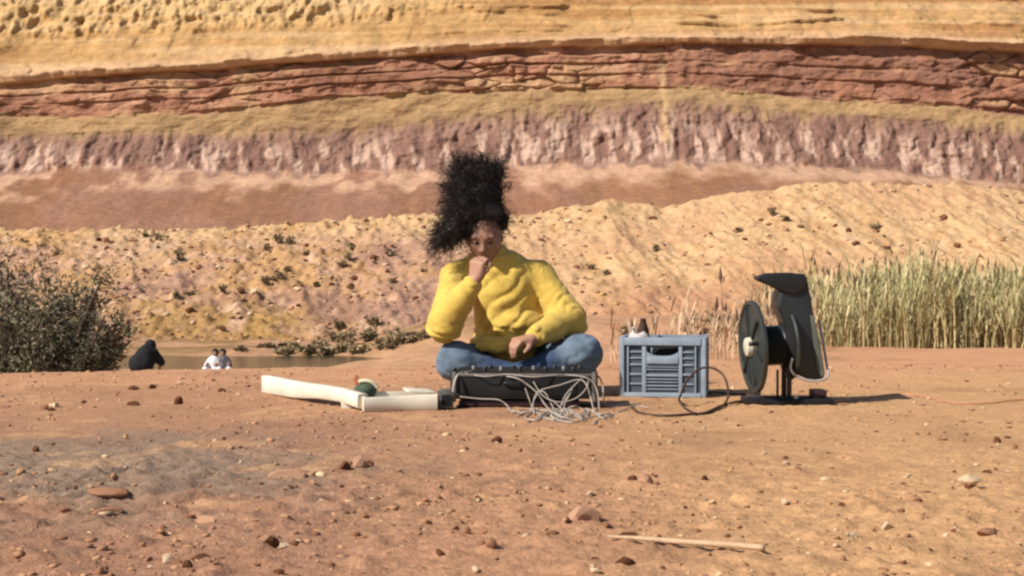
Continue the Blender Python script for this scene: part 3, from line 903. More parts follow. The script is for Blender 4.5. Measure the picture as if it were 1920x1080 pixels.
def make_bush(name, base, hgt, wid, nlimb, ntwig, nleaf, leaf, pal, label, group=None, seed=1, lean=(0, 0), dep=None, cat='bush'):
    r = np.random.default_rng(seed)
    dep = dep or wid
    root = empty(name, base)
    V, Fc = [], []
    tips = []
    for k in range(nlimb):
        a = r.uniform(0, 6.28); sp = r.uniform(0.25, 1.0)
        end = Vector((math.cos(a) * wid * 0.5 * sp + lean[0], math.sin(a) * dep * 0.5 * sp + lean[1], hgt * (0.45 + 0.45 * r.random()) * (1.05 - 0.35 * sp)))
        mid = end * 0.5 + Vector((r.normal() * 0.05 * wid, r.normal() * 0.05 * wid, hgt * 0.08))
        pts = smooth_path([(r.normal() * 0.03 * wid, r.normal() * 0.03 * wid, -0.05), mid, end], 5)
        v, f = tube_data(pts, list(np.linspace(0.018, 0.004, len(pts)) * hgt), 5)
        Fc += [tuple(i + len(V) for i in q) for q in f]; V += v
        tips.append((pts, end))
    me = bpy.data.meshes.new('stems'); me.from_pydata(V, [], Fc)
    link('stems', me, M['bark'], root)
    P, D, T = [], [], []
    for q in range(ntwig):
        pts, end = tips[r.integers(nlimb)]
        p0 = np.array(pts[r.integers(2, len(pts))])
        dr = r.normal(size=3) * np.array([1, 1, 0.8]) + np.array([0, 0, 0.45]); dr /= np.linalg.norm(dr)
        L = r.uniform(0.10, 0.30) * min(hgt, wid)
        m = max(3, nleaf // ntwig)
        t = r.random(m)
        pp = p0 + dr * (t * L)[:, None] + r.normal(size=(m, 3)) * 0.018 * hgt
        pp[:, 2] = np.maximum(pp[:, 2], 0.0)
        P.append(pp); D.append(dr + r.normal(size=(m, 3)) * 0.55)
        c = pal[r.integers(len(pal))] * r.uniform(0.7, 1.3)
        T.append(np.tile(c, (m, 1)) * r.uniform(0.85, 1.15, (m, 1)))
    V, Fq, T = leaf_mass(np.concatenate(P), np.concatenate(D), leaf, np.concatenate(T), seed + 3)
    link('foliage', pymesh('foliage', V, Fq, T), M['leaf'], root, smooth=False)
    tag(root, label, cat, group)
    return root

DK = [np.array(c) for c in ((0.092, 0.088, 0.050), (0.13, 0.118, 0.066), (0.18, 0.155, 0.095), (0.095, 0.072, 0.048), (0.23, 0.195, 0.125))]
LT = [np.array(c) for c in ((0.17, 0.145, 0.075), (0.23, 0.185, 0.10), (0.12, 0.105, 0.055), (0.27, 0.21, 0.13))]
GR = [np.array(c) for c in ((0.26, 0.20, 0.10), (0.34, 0.26, 0.14), (0.19, 0.145, 0.075))]
make_bush('tamarisk_bush', (-4.12, 12.6, gz(-4.12, 12.6) - 0.05), 2.25, 1.62, 40, 1300, 50000, 0.042, DK, 'large dark feathery grey-green bush at the left edge beyond the crest', seed=11, lean=(-0.06, 0))
make_bush('tamarisk_bush', (-3.78, 12.2, gz(-3.78, 12.2) - 0.05), 1.80, 0.50, 14, 300, 10000, 0.040, DK[:2] + DK[3:4], 'smaller dark bush leaning out right of the large bush', seed=12, lean=(0.52, 0))
make_bush('pale_shrub', (-7.5, 23.5, -2.45), 3.3, 1.5, 18, 360, 10000, 0.07, LT, 'pale olive shrub rising behind the large dark bush', seed=13)
make_bush('pale_shrub', (-9.0, 25.0, -2.45), 3.4, 2.4, 18, 380, 10000, 0.07, LT, 'pale olive shrub cut by the left edge behind the dark bush', seed=14)
# shrubs by the far bank of the river
def slope_hit(px, py):
    ys = np.linspace(55.0, 84, 1200)
    xs = (px - 960) * ys / F; zs = CAMZ - (py - HZ) * ys / F
    sf = np.maximum(np.where(ys > 59.6, slope_z(xs, ys), -9), np.where(ys < 65.9, valley_z(xs, ys), -9))
    hit = np.nonzero(sf > zs)[0]
    k = hit[0] if len(hit) else len(ys) - 1
    return (xs[k], ys[k], float(sf[k]) - 0.02)
SHR = [(455, 658, 40, 7), (545, 652, 40, 10), (600, 654, 50, 16), (640, 660, 46, 20), (730, 660, 54, 24), (760, 648, 40, 16), (580, 662, 60, 16), (610, 664, 50, 18), (770, 655, 46, 20), (790, 650, 40, 16), (530, 664, 50, 12), (670, 662, 60, 20), (655, 648, 46, 34), (690, 640, 40, 30), (712, 655, 50, 26), (625, 640, 30, 22), (745, 640, 34, 22), (640, 618, 26, 18), (700, 612, 26, 18), (1290, 640, 60, 48), (1345, 640, 60, 56), (1390, 645, 50, 40), (1180, 640, 40, 24), (500, 652, 30, 7)]
def zn(px, py):
    if px > 900: return 'on the far bank behind the grey crate'
    if px < 560: return 'on the far bank just right of the sitting pair'
    return ('at the far water line ' if py > 650 else 'set back from the far water line ') + ('midway between pair and woman' if px < 670 else 'left of the woman')
for q, (px, py, w, h) in enumerate(SHR):
    x, y, z = slope_hit(px, py)
    make_bush('bank_shrub', (x, y, z), h * y / F * 0.95, w * y / F * 0.9, 9, 60, 800, 0.15, GR + [np.array((0.33, 0.23, 0.14))] * 2, 'low olive shrub ' + zn(px, py), 'low shrubs on the far bank, ' + zn(px, py), seed=40 + q, cat='shrub')
SL = [(520, 455, 30), (545, 458, 26), (500, 470, 20), (660, 470, 24), (655, 490, 26), (500, 535, 26), (522, 522, 18), (540, 508, 14), (575, 480, 16), (735, 480, 18), (335, 485, 26), (330, 560, 20), (355, 555, 16), (735, 530, 14), (595, 538, 14), (420, 545, 18), (640, 500, 18), (300, 450, 22), (270, 445, 16), (1450, 405, 26), (1470, 415, 18), (1640, 430, 22), (1385, 435, 14), (1230, 470, 16), (1110, 505, 16), (1140, 515, 18)]
for q, (px, py, w) in enumerate(SL):
    x, y, z = slope_hit(px, py)
    make_bush('dry_tuft', (x, y, z), w * y / F * 0.7, w * y / F, 6, 26, 320, 0.13, [g * 1.05 for g in GR] + [np.array((0.20, 0.13, 0.09))], 'small dry tuft on the ' + ('sandy mound at the right' if px > 1000 else 'upper rubble slope left of the woman' if py < 500 else 'lower rubble slope left of the woman'), 'dry tufts, ' + ('mound' if px > 1000 else 'upper slope' if py < 500 else 'lower slope'), seed=80 + q, cat='tuft')

# reeds
def reeds(name, N, tlo, thi, ylo, yhi, hlo, hhi, bot, top, tuft, label, seed, dens=None, leaves=4, clump=True):
    r = np.random.default_rng(seed)
    V, Fc, T = [], [], []
    nv = 0
    ys, ts = [], []
    while len(ys) < N:
        y = r.uniform(ylo, yhi); t = r.uniform(tlo, thi)
        if dens is None or r.random() < dens(t): ys.append(y); ts.append(t)
    ys = np.array(ys); xs = np.array(ts) * ys
    zs = ground_z(xs, ys) - 0.03
    hn = 0.8 + 0.4 * vn2(xs * 1.7, ys * 1.7, 5)
    for q in range(N):
        x, y, z0 = xs[q], ys[q], zs[q]
        h = r.uniform(hlo, hhi) * hn[q]
        lean = np.array([r.normal() * 0.11, r.normal() * 0.11]) * h * (2.5 if r.random() < 0.08 else 1)
        w = r.uniform(0.0045, 0.0085)
        shade = r.uniform(0.75, 1.25)
        cb = bot[r.integers(len(bot))] * shade; ct = top[r.integers(len(top))] * shade
        a0 = r.uniform(0, 6.28)
        for lv, f in enumerate((0.0, 0.45, 1.0)):
            for k in range(3):
                a = a0 + k * 2.094
                ww = w * (1 - 0.65 * f)
                V.append((x + lean[0] * f * f + ww * math.cos(a), y + lean[1] * f * f + ww * math.sin(a), z0 + h * f))
                T.append(cb * (1 - f) + ct * f)
        for lv in (0, 1):
            for k in range(3):
                Fc.append((nv + lv * 3 + k, nv + lv * 3 + (k + 1) % 3, nv + lv * 3 + 3 + (k + 1) % 3, nv + lv * 3 + 3 + k))
        nv += 9
        for k in range(leaves):
            f = r.uniform(0.15, 0.9); a = r.uniform(0, 6.28); L = r.uniform(0.18, 0.42) * h
            p = np.array([x + lean[0] * f * f, y + lean[1] * f * f, z0 + h * f])
            d = np.array([math.cos(a) * 0.45, math.sin(a) * 0.45, 1.0]); s = np.array([-math.sin(a), math.cos(a), 0]) * w * 1.1
            p2 = p + d * L * 0.6; p3 = p + d * L + np.array([math.cos(a), math.sin(a), -0.5]) * L * 0.15
            V += [p - s, p + s, p2 + s, p2 - s, p3]
            c1 = cb * (1 - f) + ct * f
            T += [c1] * 4 + [c1 * 1.1]
            Fc += [(nv, nv + 1, nv + 2, nv + 3), (nv + 3, nv + 2, nv + 4)]
            nv += 5
        if r.random() < tuft[0]:
            p = np.array([x + lean[0], y + lean[1], z0 + h]); tl = r.uniform(0.05, 0.10); tw = r.uniform(0.010, 0.018)
            V += [p + (0, 0, -tl * 0.6), p + (tw, 0, 0), p + (0, tw, 0), p + (-tw, 0, 0), p + (0, -tw, 0), p + (r.normal() * 0.01, 0, tl)]
            T += [tuft[1] * r.uniform(0.7, 1.3)] * 6
            for k in range(4):
                Fc += [(nv, nv + 1 + (k + 1) % 4, nv + 1 + k), (nv + 5, nv + 1 + k, nv + 1 + (k + 1) % 4)]
            nv += 6
    o = link(name, pymesh(name, np.array(V), Fc, np.array(T)), M['reed'], smooth=False)
    return tag(o, label, 'reeds', kind='stuff')
TAN = [np.array(c) for c in ((0.52, 0.40, 0.20), (0.42, 0.33, 0.16), (0.32, 0.26, 0.12))]
GRN = [np.array(c) for c in ((0.36, 0.34, 0.15), (0.46, 0.41, 0.20), (0.27, 0.265, 0.11), (0.50, 0.40, 0.22))]
DRY = [np.array(c) for c in ((0.62, 0.44, 0.28), (0.52, 0.36, 0.22), (0.40, 0.27, 0.16))]
reeds('reeds', 3900, 0.125, 0.42, 15.2, 20.0, 0.36, 0.90, TAN, GRN, (0.12, np.array((0.13, 0.085, 0.05))), 'dense green and straw coloured reeds at the right edge of the dirt', 21, dens=lambda t: 0.03 + 0.97 * min(1, (t - 0.125) / 0.115) ** 2.2)
reeds('dry_reeds', 290, 0.062, 0.20, 11.2, 17.5, 0.22, 0.60, DRY, DRY, (0.16, np.array((0.10, 0.06, 0.04))), 'sparse dry reeds behind the crate and the cable reel', 22, dens=lambda t: 0.15 + 0.85 * (t - 0.062) / 0.138, leaves=3)

# ------------------------------------------------------------------ things on the ground
# the black equipment case
YC = 6.47
cw, cdp, chh = 0.60, 0.27, 0.135
c0 = W(984, 745, YC)
case = empty('equipment_case', (c0.x, YC + cdp / 2, gz(c0.x, YC + 0.13) + 0.006), math.radians(-1.5))
tag(case, 'black equipment case with knobs and grey metal edges in front of the seated woman', 'case')
box('body', (0, 0, 0.016 + chh / 2), (cw, cdp, chh - 0.03), M['black_plastic'], case, 0.004)
box('maroon_base', (-0.02, 0, 0.011), (cw - 0.09, cdp - 0.03, 0.024), M['maroon'], case, 0.004)
box('front_panel', (-0.02, -cdp / 2 - 0.003, 0.082), (cw - 0.12, 0.008, 0.075), M['dusty_black'], case, 0.002)
for s in (-1, 1):
    box('end_cheek', (s * (cw / 2 + 0.006), 0, 0.078), (0.012, cdp + 0.012, chh), M['dusty_black'], case, 0.004)
    box('corner_edge', (s * (cw / 2 - 0.004), -cdp / 2 - 0.008, 0.083), (0.018, 0.010, chh - 0.008), M['rim_grey'], case, 0.002)
top_ = box('top_panel', (0, 0.01, chh + 0.006), (cw - 0.02, cdp - 0.03, 0.010), M['dusty_black'], case, 0.002, rot=Matrix.Rotation(math.radians(2.0), 3, 'X'))
box('top_edge', (0, -cdp / 2 - 0.004, chh - 0.002), (cw - 0.01, 0.012, 0.012), M['rim_grey'], case, 0.003)
box('top_edge', (0, cdp / 2 - 0.002, chh + 0.006), (cw - 0.01, 0.012, 0.012), M['rim_grey'], case, 0.003)
kn = [(-0.22, 0.02), (-0.17, -0.05), (-0.15, 0.05), (-0.10, -0.02), (-0.05, 0.05), (-0.02, -0.05), (0.04, 0.01), (0.09, -0.05), (0.13, 0.05), (0.17, -0.01), (0.21, -0.06), (0.24, 0.05)]
for i, (x, y) in enumerate(kn):
    k = lathe('knob', [(0.010, 0), (0.010, 0.014), (0.008, 0.018)], M['rim_grey'] if i % 3 == 0 else M['black_plastic'], top_, 14, Matrix.Translation((x, y, chh + 0.009)))
tube('handle', [(-0.08, -cdp / 2 - 0.006, 0.10), (-0.075, -cdp / 2 - 0.022, 0.10), (0.035, -cdp / 2 - 0.022, 0.10), (0.04, -cdp / 2 - 0.006, 0.10)], 0.005, M['black_plastic'], case, 5, 8)

ad0 = W(835, 766, 6.45)
ad = empty('power_adapter', (ad0.x, 6.45, gz(ad0.x, 6.45)), math.radians(8))
tag(ad, 'small grey-brown power adapter block between the white box and the black case', 'adapter')
box('body', (0, 0, 0.040), (0.060, 0.085, 0.072), M['adapter'], ad, 0.006)
box('vent_panel', (0, -0.044, 0.040), (0.040, 0.005, 0.045), M['dusty_black'], ad, 0.002)
box('end_cap', (0, 0, 0.079), (0.046, 0.068, 0.008), M['rim_grey'], ad, 0.002)
tube('strain_relief', [(0.028, -0.02, 0.06), (0.042, -0.02, 0.065), (0.055, -0.02, 0.055)], 0.005, M['rim_grey'], ad, 4, 8)

# cables hanging over the case and lying before it
def gp(px, py, lift=0.005):
    p = G(px, py); return (p.x, p.y, p.z + lift)
def fp(px, py, Y=6.425):
    return tuple(W(px, py, Y))
CAB = [
    ('thin pale cable draped from the case top across its front middle', [fp(905, 700, 6.60), fp(935, 704, 6.50), fp(968, 709, 6.43), fp(990, 722, 6.42), fp(1008, 738, 6.41), fp(1020, 756, 6.39), gp(1035, 778), gp(1052, 788)], 0.0035),
    ('pale cable looping up over the front right corner of the case', [gp(1002, 782), fp(1000, 757, 6.40), fp(1010, 734, 6.41), fp(1050, 722, 6.42), fp(1085, 712, 6.44), fp(1100, 722, 6.43), fp(1108, 748, 6.41), gp(1114, 775)], 0.0036),
    ('short pale cable standing up in a narrow arch before the case', [gp(1040, 784), fp(1052, 762, 6.38), fp(1068, 738, 6.41), fp(1073, 730, 6.42), fp(1066, 744, 6.40), fp(1058, 762, 6.37), gp(1066, 782)], 0.0034),
    ('pale cable curving low along the left front of the case', [fp(862, 744, 6.42), fp(900, 748, 6.42), fp(935, 750, 6.41), fp(952, 762, 6.39), gp(962, 778), gp(985, 772), gp(1030, 774)], 0.0034),
    ('pale cable lying in a tangle right before the case corner', [gp(1008, 790), gp(1030, 778), gp(1060, 788), gp(1075, 776), gp(1050, 772), gp(1035, 785), gp(1070, 796), gp(1110, 788), gp(1145, 779)], 0.0040),
    ('second pale cable crossing the tangle in front of the case', [gp(950, 772), gp(985, 779), gp(1022, 772), gp(1044, 792), gp(1085, 784), gp(1100, 774), gp(1125, 786), gp(1112, 798)], 0.0036),
    ('pale cable crossing diagonally over the right front of the case', [gp(994, 775), fp(1004, 745, 6.40), fp(1016, 734, 6.41), fp(1026, 742, 6.40), fp(1036, 762, 6.38), gp(1048, 782), gp(1075, 792)], 0.0032),
    ('thick pale cable dropping down the right end of the case', [fp(1112, 708, 6.55), fp(1122, 706, 6.50), fp(1130, 722, 6.47), fp(1132, 745, 6.45), gp(1140, 764), gp(1175, 762), gp(1200, 760)], 0.0048),
    ('grey strap-like cable standing at the left end of the case', [gp(846, 768), fp(848, 748, 6.42), fp(851, 722, 6.43), fp(858, 704, 6.46), fp(870, 699, 6.52), fp(890, 697, 6.58)], 0.0065),
    ('pale cable lying in a flat loop at the left of the tangle', [gp(970, 786), gp(990, 776), gp(1015, 782), gp(1008, 793), gp(985, 790), gp(1000, 778), gp(1040, 776)], 0.0034),
    ('pale cable rising from the tangle to the top right of the case', [gp(1062, 786), fp(1052, 765, 6.38), fp(1060, 742, 6.40), fp(1078, 722, 6.42), fp(1094, 708, 6.46), fp(1112, 704, 6.55)], 0.0034),
    ('pale cable sagging across the case front above the tangle', [fp(1000, 716, 6.42), fp(1018, 742, 6.40), fp(1046, 754, 6.38), fp(1078, 748, 6.40), fp(1098, 730, 6.41), fp(1104, 712, 6.44)], 0.0030),
    ('pale cable knotted low in the middle of the tangle', [gp(1020, 788), gp(1034, 776), fp(1040, 766, 6.38), gp(1052, 780), gp(1040, 792), gp(1024, 784), gp(1046, 774), gp(1080, 780), gp(1092, 792)], 0.0036),
    ('pale cable zigzagging at the right end of the tangle', [gp(1070, 778), gp(1088, 788), gp(1104, 780), fp(1098, 766, 6.38), gp(1112, 778), gp(1130, 790), gp(1150, 784)], 0.0034),
    ('pale cable looping once around the left side of the tangle', [fp(985, 728, 6.42), fp(992, 748, 6.41), gp(1000, 770), gp(1016, 786), gp(1040, 790), gp(1056, 778), fp(1046, 760, 6.39), fp(1030, 748, 6.41)], 0.0032),
    ('pale cable trailing along the dirt from the tangle towards the crate', [gp(1085, 786), gp(1110, 778), gp(1140, 783), gp(1168, 772), gp(1190, 766), gp(1215, 768)], 0.0034),
    ('pale cable strung along the top front edge of the case', [fp(872, 700, 6.50), fp(910, 706, 6.44), fp(950, 702, 6.46), fp(1000, 707, 6.43), fp(1050, 703, 6.46), fp(1098, 708, 6.43), fp(1118, 728, 6.42), gp(1124, 772)], 0.0032),
    ('fine pale cable arching low at the right of the tangle', [gp(1052, 790), fp(1058, 770, 6.36), fp(1076, 762, 6.36), fp(1092, 768, 6.36), gp(1102, 786)], 0.0030),
]
for lab, pts, r in CAB:
    tag(tube('cable', pts, r * 0.78, M['cable_white'], None, 8, 7), lab, 'cable', 'pale cables round the equipment case')
tag(tube('power_cable', [gp(1185, 768), gp(1200, 778), gp(1240, 783), gp(1290, 781), gp(1318, 776), gp(1350, 768), fp(1366, 742, 6.62), fp(1358, 706, 6.72), fp(1335, 690, 6.74), fp(1310, 693, 6.73), fp(1288, 715, 6.68), fp(1276, 742, 6.56), gp(1275, 756), gp(1290, 771), gp(1316, 778), gp(1360, 762), gp(1410, 752)], 0.0052, M['cable_black'], None, 10, 8),
    'dark brown power cable looped in front of the grey crate', 'cable')
tag(tube('power_cable', [gp(1330, 738), gp(1365, 741), gp(1400, 743), gp(1430, 748)], 0.005, M['cable_black'], None, 6, 8), 'straight dark cable running from the crate to the reel', 'cable')
tag(tube('extension_cord', [gp(1560, 758), gp(1610, 752), gp(1680, 741), gp(1735, 745), gp(1790, 757), gp(1860, 757), gp(1925, 753), gp(2010, 758), gp(2100, 752)], 0.0032, M['cable_orange'], None, 8, 8), 'thin orange extension cord running off to the right', 'cord')

# white boards
def board(name, path, hts, dep, label):
    """long slab along a ground path; hts = (bottom lift, top height) along it"""
    root = empty(name, tuple(path[0]))
    P = smooth_path(path, 10); o = Vector(path[0])
    nh = len(P)
    V = []
    for i, p in enumerate(P):
        f = i / (nh - 1)
        b_ = np.interp(f, np.linspace(0, 1, len(hts)), [h[0] for h in hts]); t = np.interp(f, np.linspace(0, 1, len(hts)), [h[1] for h in hts])
        d = (P[min(i + 1, nh - 1)] - P[max(i - 1, 0)]); d.z = 0; d.normalize()
        s = Vector((-d.y, d.x, 0))
        base = p - o
        e = 0.006
        for q, z in ((0, b_ + e), (0, t - e), (e, t), (dep - e, t), (dep, t - e), (dep, b_ + e), (dep - e, b_), (e, b_)):
            V.append(base + s * q + Vector((0, 0, z)))
    Fc = []
    for i in range(nh - 1):
        for k in range(8):
            Fc.append((i * 8 + k, i * 8 + (k + 1) % 8, i * 8 + 8 + (k + 1) % 8, i * 8 + 8 + k))
    Fc.append(tuple(range(7, -1, -1))); Fc.append(tuple((nh - 1) * 8 + k for k in range(8)))
    me = bpy.data.meshes.new('slab'); me.from_pydata(V, [], Fc)
    bm = bmesh.new(); bm.from_mesh(me); bmesh.ops.recalc_face_normals(bm, faces=bm.faces); bm.to_mesh(me); bm.free()
    ob = link('slab', me, M['foam'], root)
    me.set_sharp_from_angle(angle=math.radians(50))
    tag(root, label, 'board')
    return root
g1, g2, g3, g4 = G(490, 737), G(560, 752), G(620, 762), G(670, 771)
bo = board('white_board', [g1, g2, g3, g4], [(0.0, 0.084), (0.006, 0.082), (0.022, 0.084), (0.024, 0.082), (0.010, 0.070)], 0.05, 'long wavy white foam board raised off the dirt at the left')
d_ = (g4 - g1)
# a low foot that carries the board's raised right half
fo = G(640, 767); fo2 = fo + Vector((0.02, 0.05, 0))
box('foot', (fo2.x - g1.x, fo2.y - g1.y, 0.010), (0.05, 0.05, 0.034), M['foam'], bo, 0.003)
h1, h2, h3 = G(682, 773), G(750, 771), G(820, 770)
b2 = board('white_box', [h1, h2, h3], [(0.0, 0.060), (0.0, 0.063), (0.0, 0.070)], 0.014, 'short open white foam tray lying between the long board and the black case')
b2['category'] = 'tray'
b2.children[0].name = 'front_wall'
ux = (h3 - h1); ux.z = 0; Lb = ux.length; ang = math.atan2(ux.y, ux.x)
Rz = Matrix.Rotation(ang, 3, 'Z')
def tray(nm, u, v, z, su, sv, sz, rot=None):
    p = Rz @ Vector((u, v, 0)); p.z = z
    return box(nm, p, (su, sv, sz), M['foam'], b2, 0.003, rot=Rz @ rot if rot is not None else Rz)
tray('back_wall', Lb / 2, 0.205, 0.034, Lb, 0.014, 0.066)
tray('end_wall', 0.008, 0.109, 0.031, 0.014, 0.176, 0.058)
tray('end_wall', Lb - 0.008, 0.109, 0.034, 0.014, 0.176, 0.064)
tray('floor', Lb / 2, 0.109, 0.006, Lb - 0.034, 0.174, 0.010)
tray('lid_flap', Lb - 0.062, 0.10, 0.077, 0.11, 0.16, 0.010, Matrix.Rotation(math.radians(4), 3, 'Y'))

pz = W(682, 752, 6.52)
po = empty('green_pouch', (pz.x, 6.52, gz(pz.x, 6.52)))
tag(po, 'small dark green pouch with cream rim and rust-red tag between the white pieces', 'pouch')
link('body', sdf_mesh('body', [ell((0.0, 0, 0.060), (0.050, 0.035, 0.040)), ell((0.02, 0, 0.085), (0.040, 0.030, 0.022)), cap((-0.005, 0, 0.0), (-0.005, 0, 0.06), 0.018, 0.02)], 0.006, 0.02, lambda x, y, z: 0.006 * fbm3(x * 30, y * 30, z * 30, 2, 4)), M['green'], po)
tube('rim', [(-0.02, -0.015, 0.108), (0.01, -0.02, 0.113), (0.04, -0.02, 0.104), (0.062, -0.015, 0.080)], 0.008, M['cream'], po, 6, 8)
box('tag', (-0.028, 0.0, 0.100), (0.020, 0.006, 0.055), M['rust'], po, 0.002, rot=Matrix.Rotation(math.radians(-12), 3, 'Y'))

# the crate
Yk = 6.98
k0 = W(1253, 745, Yk)
crate = empty('crate', (k0.x, Yk + 0.15, gz(k0.x, Yk + 0.1)), math.radians(-10))
tag(crate, 'grey-blue plastic crate with a front handle slot and ribbed sides', 'crate')
cw, cd, ch = 0.395, 0.30, 0.275
t = 0.012
fy = -cd / 2
# recessed wall panels (front leaves the handle slot open)
sx0, sx1, sz0, sz1 = -0.072, 0.072, 0.186, 0.224
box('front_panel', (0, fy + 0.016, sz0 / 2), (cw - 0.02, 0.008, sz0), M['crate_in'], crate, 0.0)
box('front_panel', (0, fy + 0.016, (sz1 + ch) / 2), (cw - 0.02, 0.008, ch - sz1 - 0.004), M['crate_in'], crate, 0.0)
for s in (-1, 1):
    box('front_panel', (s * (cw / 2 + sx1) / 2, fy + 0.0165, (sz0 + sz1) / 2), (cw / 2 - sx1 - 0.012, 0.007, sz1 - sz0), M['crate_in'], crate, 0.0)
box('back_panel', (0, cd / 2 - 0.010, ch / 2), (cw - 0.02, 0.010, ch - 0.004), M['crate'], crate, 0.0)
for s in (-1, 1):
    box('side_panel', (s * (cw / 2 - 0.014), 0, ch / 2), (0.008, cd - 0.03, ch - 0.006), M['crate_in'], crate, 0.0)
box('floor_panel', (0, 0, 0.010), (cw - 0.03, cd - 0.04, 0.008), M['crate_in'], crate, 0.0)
for sx_ in (-1, 1):
    for sy_ in (-1, 1):
        box('corner_post', (sx_ * (cw / 2 - 0.011), sy_ * (cd / 2 - 0.011), ch / 2), (0.022, 0.022, ch), M['crate'], crate, 0.004)
box('top_rim', (0, fy + 0.004, ch - 0.020), (cw - 0.044, 0.018, 0.036), M['crate'], crate, 0.003)
box('top_rim', (0, -fy - 0.004, ch - 0.014), (cw - 0.044, 0.018, 0.024), M['crate'], crate, 0.003)
for s in (-1, 1):
    box('top_rim', (s * (cw / 2 - 0.007), 0, ch - 0.014), (0.016, cd - 0.044, 0.024), M['crate'], crate, 0.003)
box('bottom_rim', (0, fy + 0.005, 0.010), (cw - 0.044, 0.018, 0.020), M['crate'], crate, 0.003)
for s in (-1, 1):
    box('bottom_rim', (s * (cw / 2 - 0.007), 0, 0.010), (0.014, cd - 0.044, 0.020), M['crate'], crate, 0.003)
fz0, fz1 = 0.0201, ch - 0.0381
for x, w_ in ((-0.158, 0.007), (-0.084, 0.018), (0.082, 0.016), (0.150, 0.007)):
    box('upright_rib', (x, fy + 0.007, (fz0 + fz1) / 2), (w_, 0.012, fz1 - fz0), M['crate'], crate, 0.002)
for z, h_ in ((0.060, 0.007), (0.104, 0.009), (0.148, 0.007), (0.178, 0.006), (0.206, 0.006)):
    box('cross_rib', (-0.121, fy + 0.0085, z), (0.056, 0.009, h_), M['crate'], crate, 0.002)
    box('cross_rib', (0.116, fy + 0.0085, z), (0.052, 0.009, h_), M['crate'], crate, 0.002)
box('handle_bar', (0, fy + 0.004, 0.168), (0.146, 0.016, 0.030), M['crate'], crate, 0.004)
for z, h_ in ((0.148, 0.005), (0.138, 0.004), (0.126, 0.004), (0.100, 0.010), (0.082, 0.004), (0.068, 0.004), (0.052, 0.005), (0.036, 0.004)):
    box('slat', (-0.001, fy + 0.0085, z), (0.146, 0.009, h_), M['crate'], crate, 0.001)
# curved lower lip of the handle slot
bm = bmesh.new()
pl = []
for i in range(13):
    x = -0.0725 + 0.145 * i / 12
    pl.append((x, 0.188 + 0.020 * (abs(x) / 0.0725) ** 3))
vs_ = []
for yv in (fy + 0.002, fy + 0.018):
    vs_.append([bm.verts.new((x, yv, z)) for x, z in pl] + [bm.verts.new((x, yv, 0.180)) for x, z in reversed(pl)])
for a_ in (0, 1): bm.faces.new(vs_[a_])
nn = len(vs_[0])
for i in range(nn): bm.faces.new((vs_[0][i], vs_[0][(i + 1) % nn], vs_[1][(i + 1) % nn], vs_[1][i]))
bmesh.ops.recalc_face_normals(bm, faces=bm.faces)
bm_obj('handle_lip', bm, M['crate'], crate, False)
for s in (-1, 1):
    for y in (-0.09, -0.03, 0.03, 0.09):
        box('side_rib', (s * (cw / 2 - 0.006), y, ch / 2), (0.010, 0.010, ch - 0.05), M['crate'], crate, 0.002)
cl = crate.location
bd = empty('added_dark_bundle', (cl.x + 0.045, cl.y, cl.z + 0.015), math.radians(-10))  # black filling added so the handle slot looks shaded inside
tag(bd, 'added black cloth bundle that darkens the handle slot of the grey crate', 'bundle')
link('cloth', sdf_mesh('cloth', [ell((0, -0.02, 0.12), (0.115, 0.095, 0.11)), ell((0.03, -0.02, 0.20), (0.08, 0.08, 0.045)), ell((-0.04, -0.03, 0.195), (0.06, 0.07, 0.045))], 0.008, 0.03, lambda x, y, z: 0.014 * np.abs(fbm3(x * 20, y * 20, z * 20, 3, 15))), M['black_cloth'], bd)
tube('drawstring', [(-0.03, -0.06, 0.232), (0.01, -0.085, 0.225), (0.05, -0.07, 0.235)], 0.003, M['grey_cloth'], bd, 5, 6)
bg = empty('white_bag', (cl.x - 0.125, cl.y - 0.03, cl.z + 0.015))
tag(bg, 'crumpled white bag poking out of the left of the grey crate', 'bag')
link('body', sdf_mesh('body', [ell((0, 0, 0.12), (0.06, 0.09, 0.11)), ell((0.0, 0, 0.225), (0.055, 0.06, 0.055)), ell((-0.025, 0, 0.255), (0.022, 0.03, 0.035)), ell((0.03, 0.01, 0.25), (0.02, 0.03, 0.034))], 0.007, 0.02, lambda x, y, z: 0.026 * np.abs(fbm3(x * 24, y * 24, z * 24, 3, 9))), M['bag'], bg)
tube('carry_loop', [(-0.03, 0, 0.265), (-0.034, -0.005, 0.292), (-0.018, -0.008, 0.300), (-0.008, -0.004, 0.278)], 0.004, M['bag'], bg, 5, 6)
bt = empty('brown_bottle', (cl.x - 0.095, cl.y + 0.075, cl.z + 0.015))
tag(bt, 'dark brown bottle neck sticking up out of the grey crate', 'bottle')
lathe('body', [(0.036, 0.0), (0.037, 0.16), (0.034, 0.23), (0.028, 0.28), (0.017, 0.315)], M['brown'], bt, 24)
lathe('cap', [(0.0145, 0.315), (0.0145, 0.333), (0.010, 0.338)], M['brown'], bt, 20)

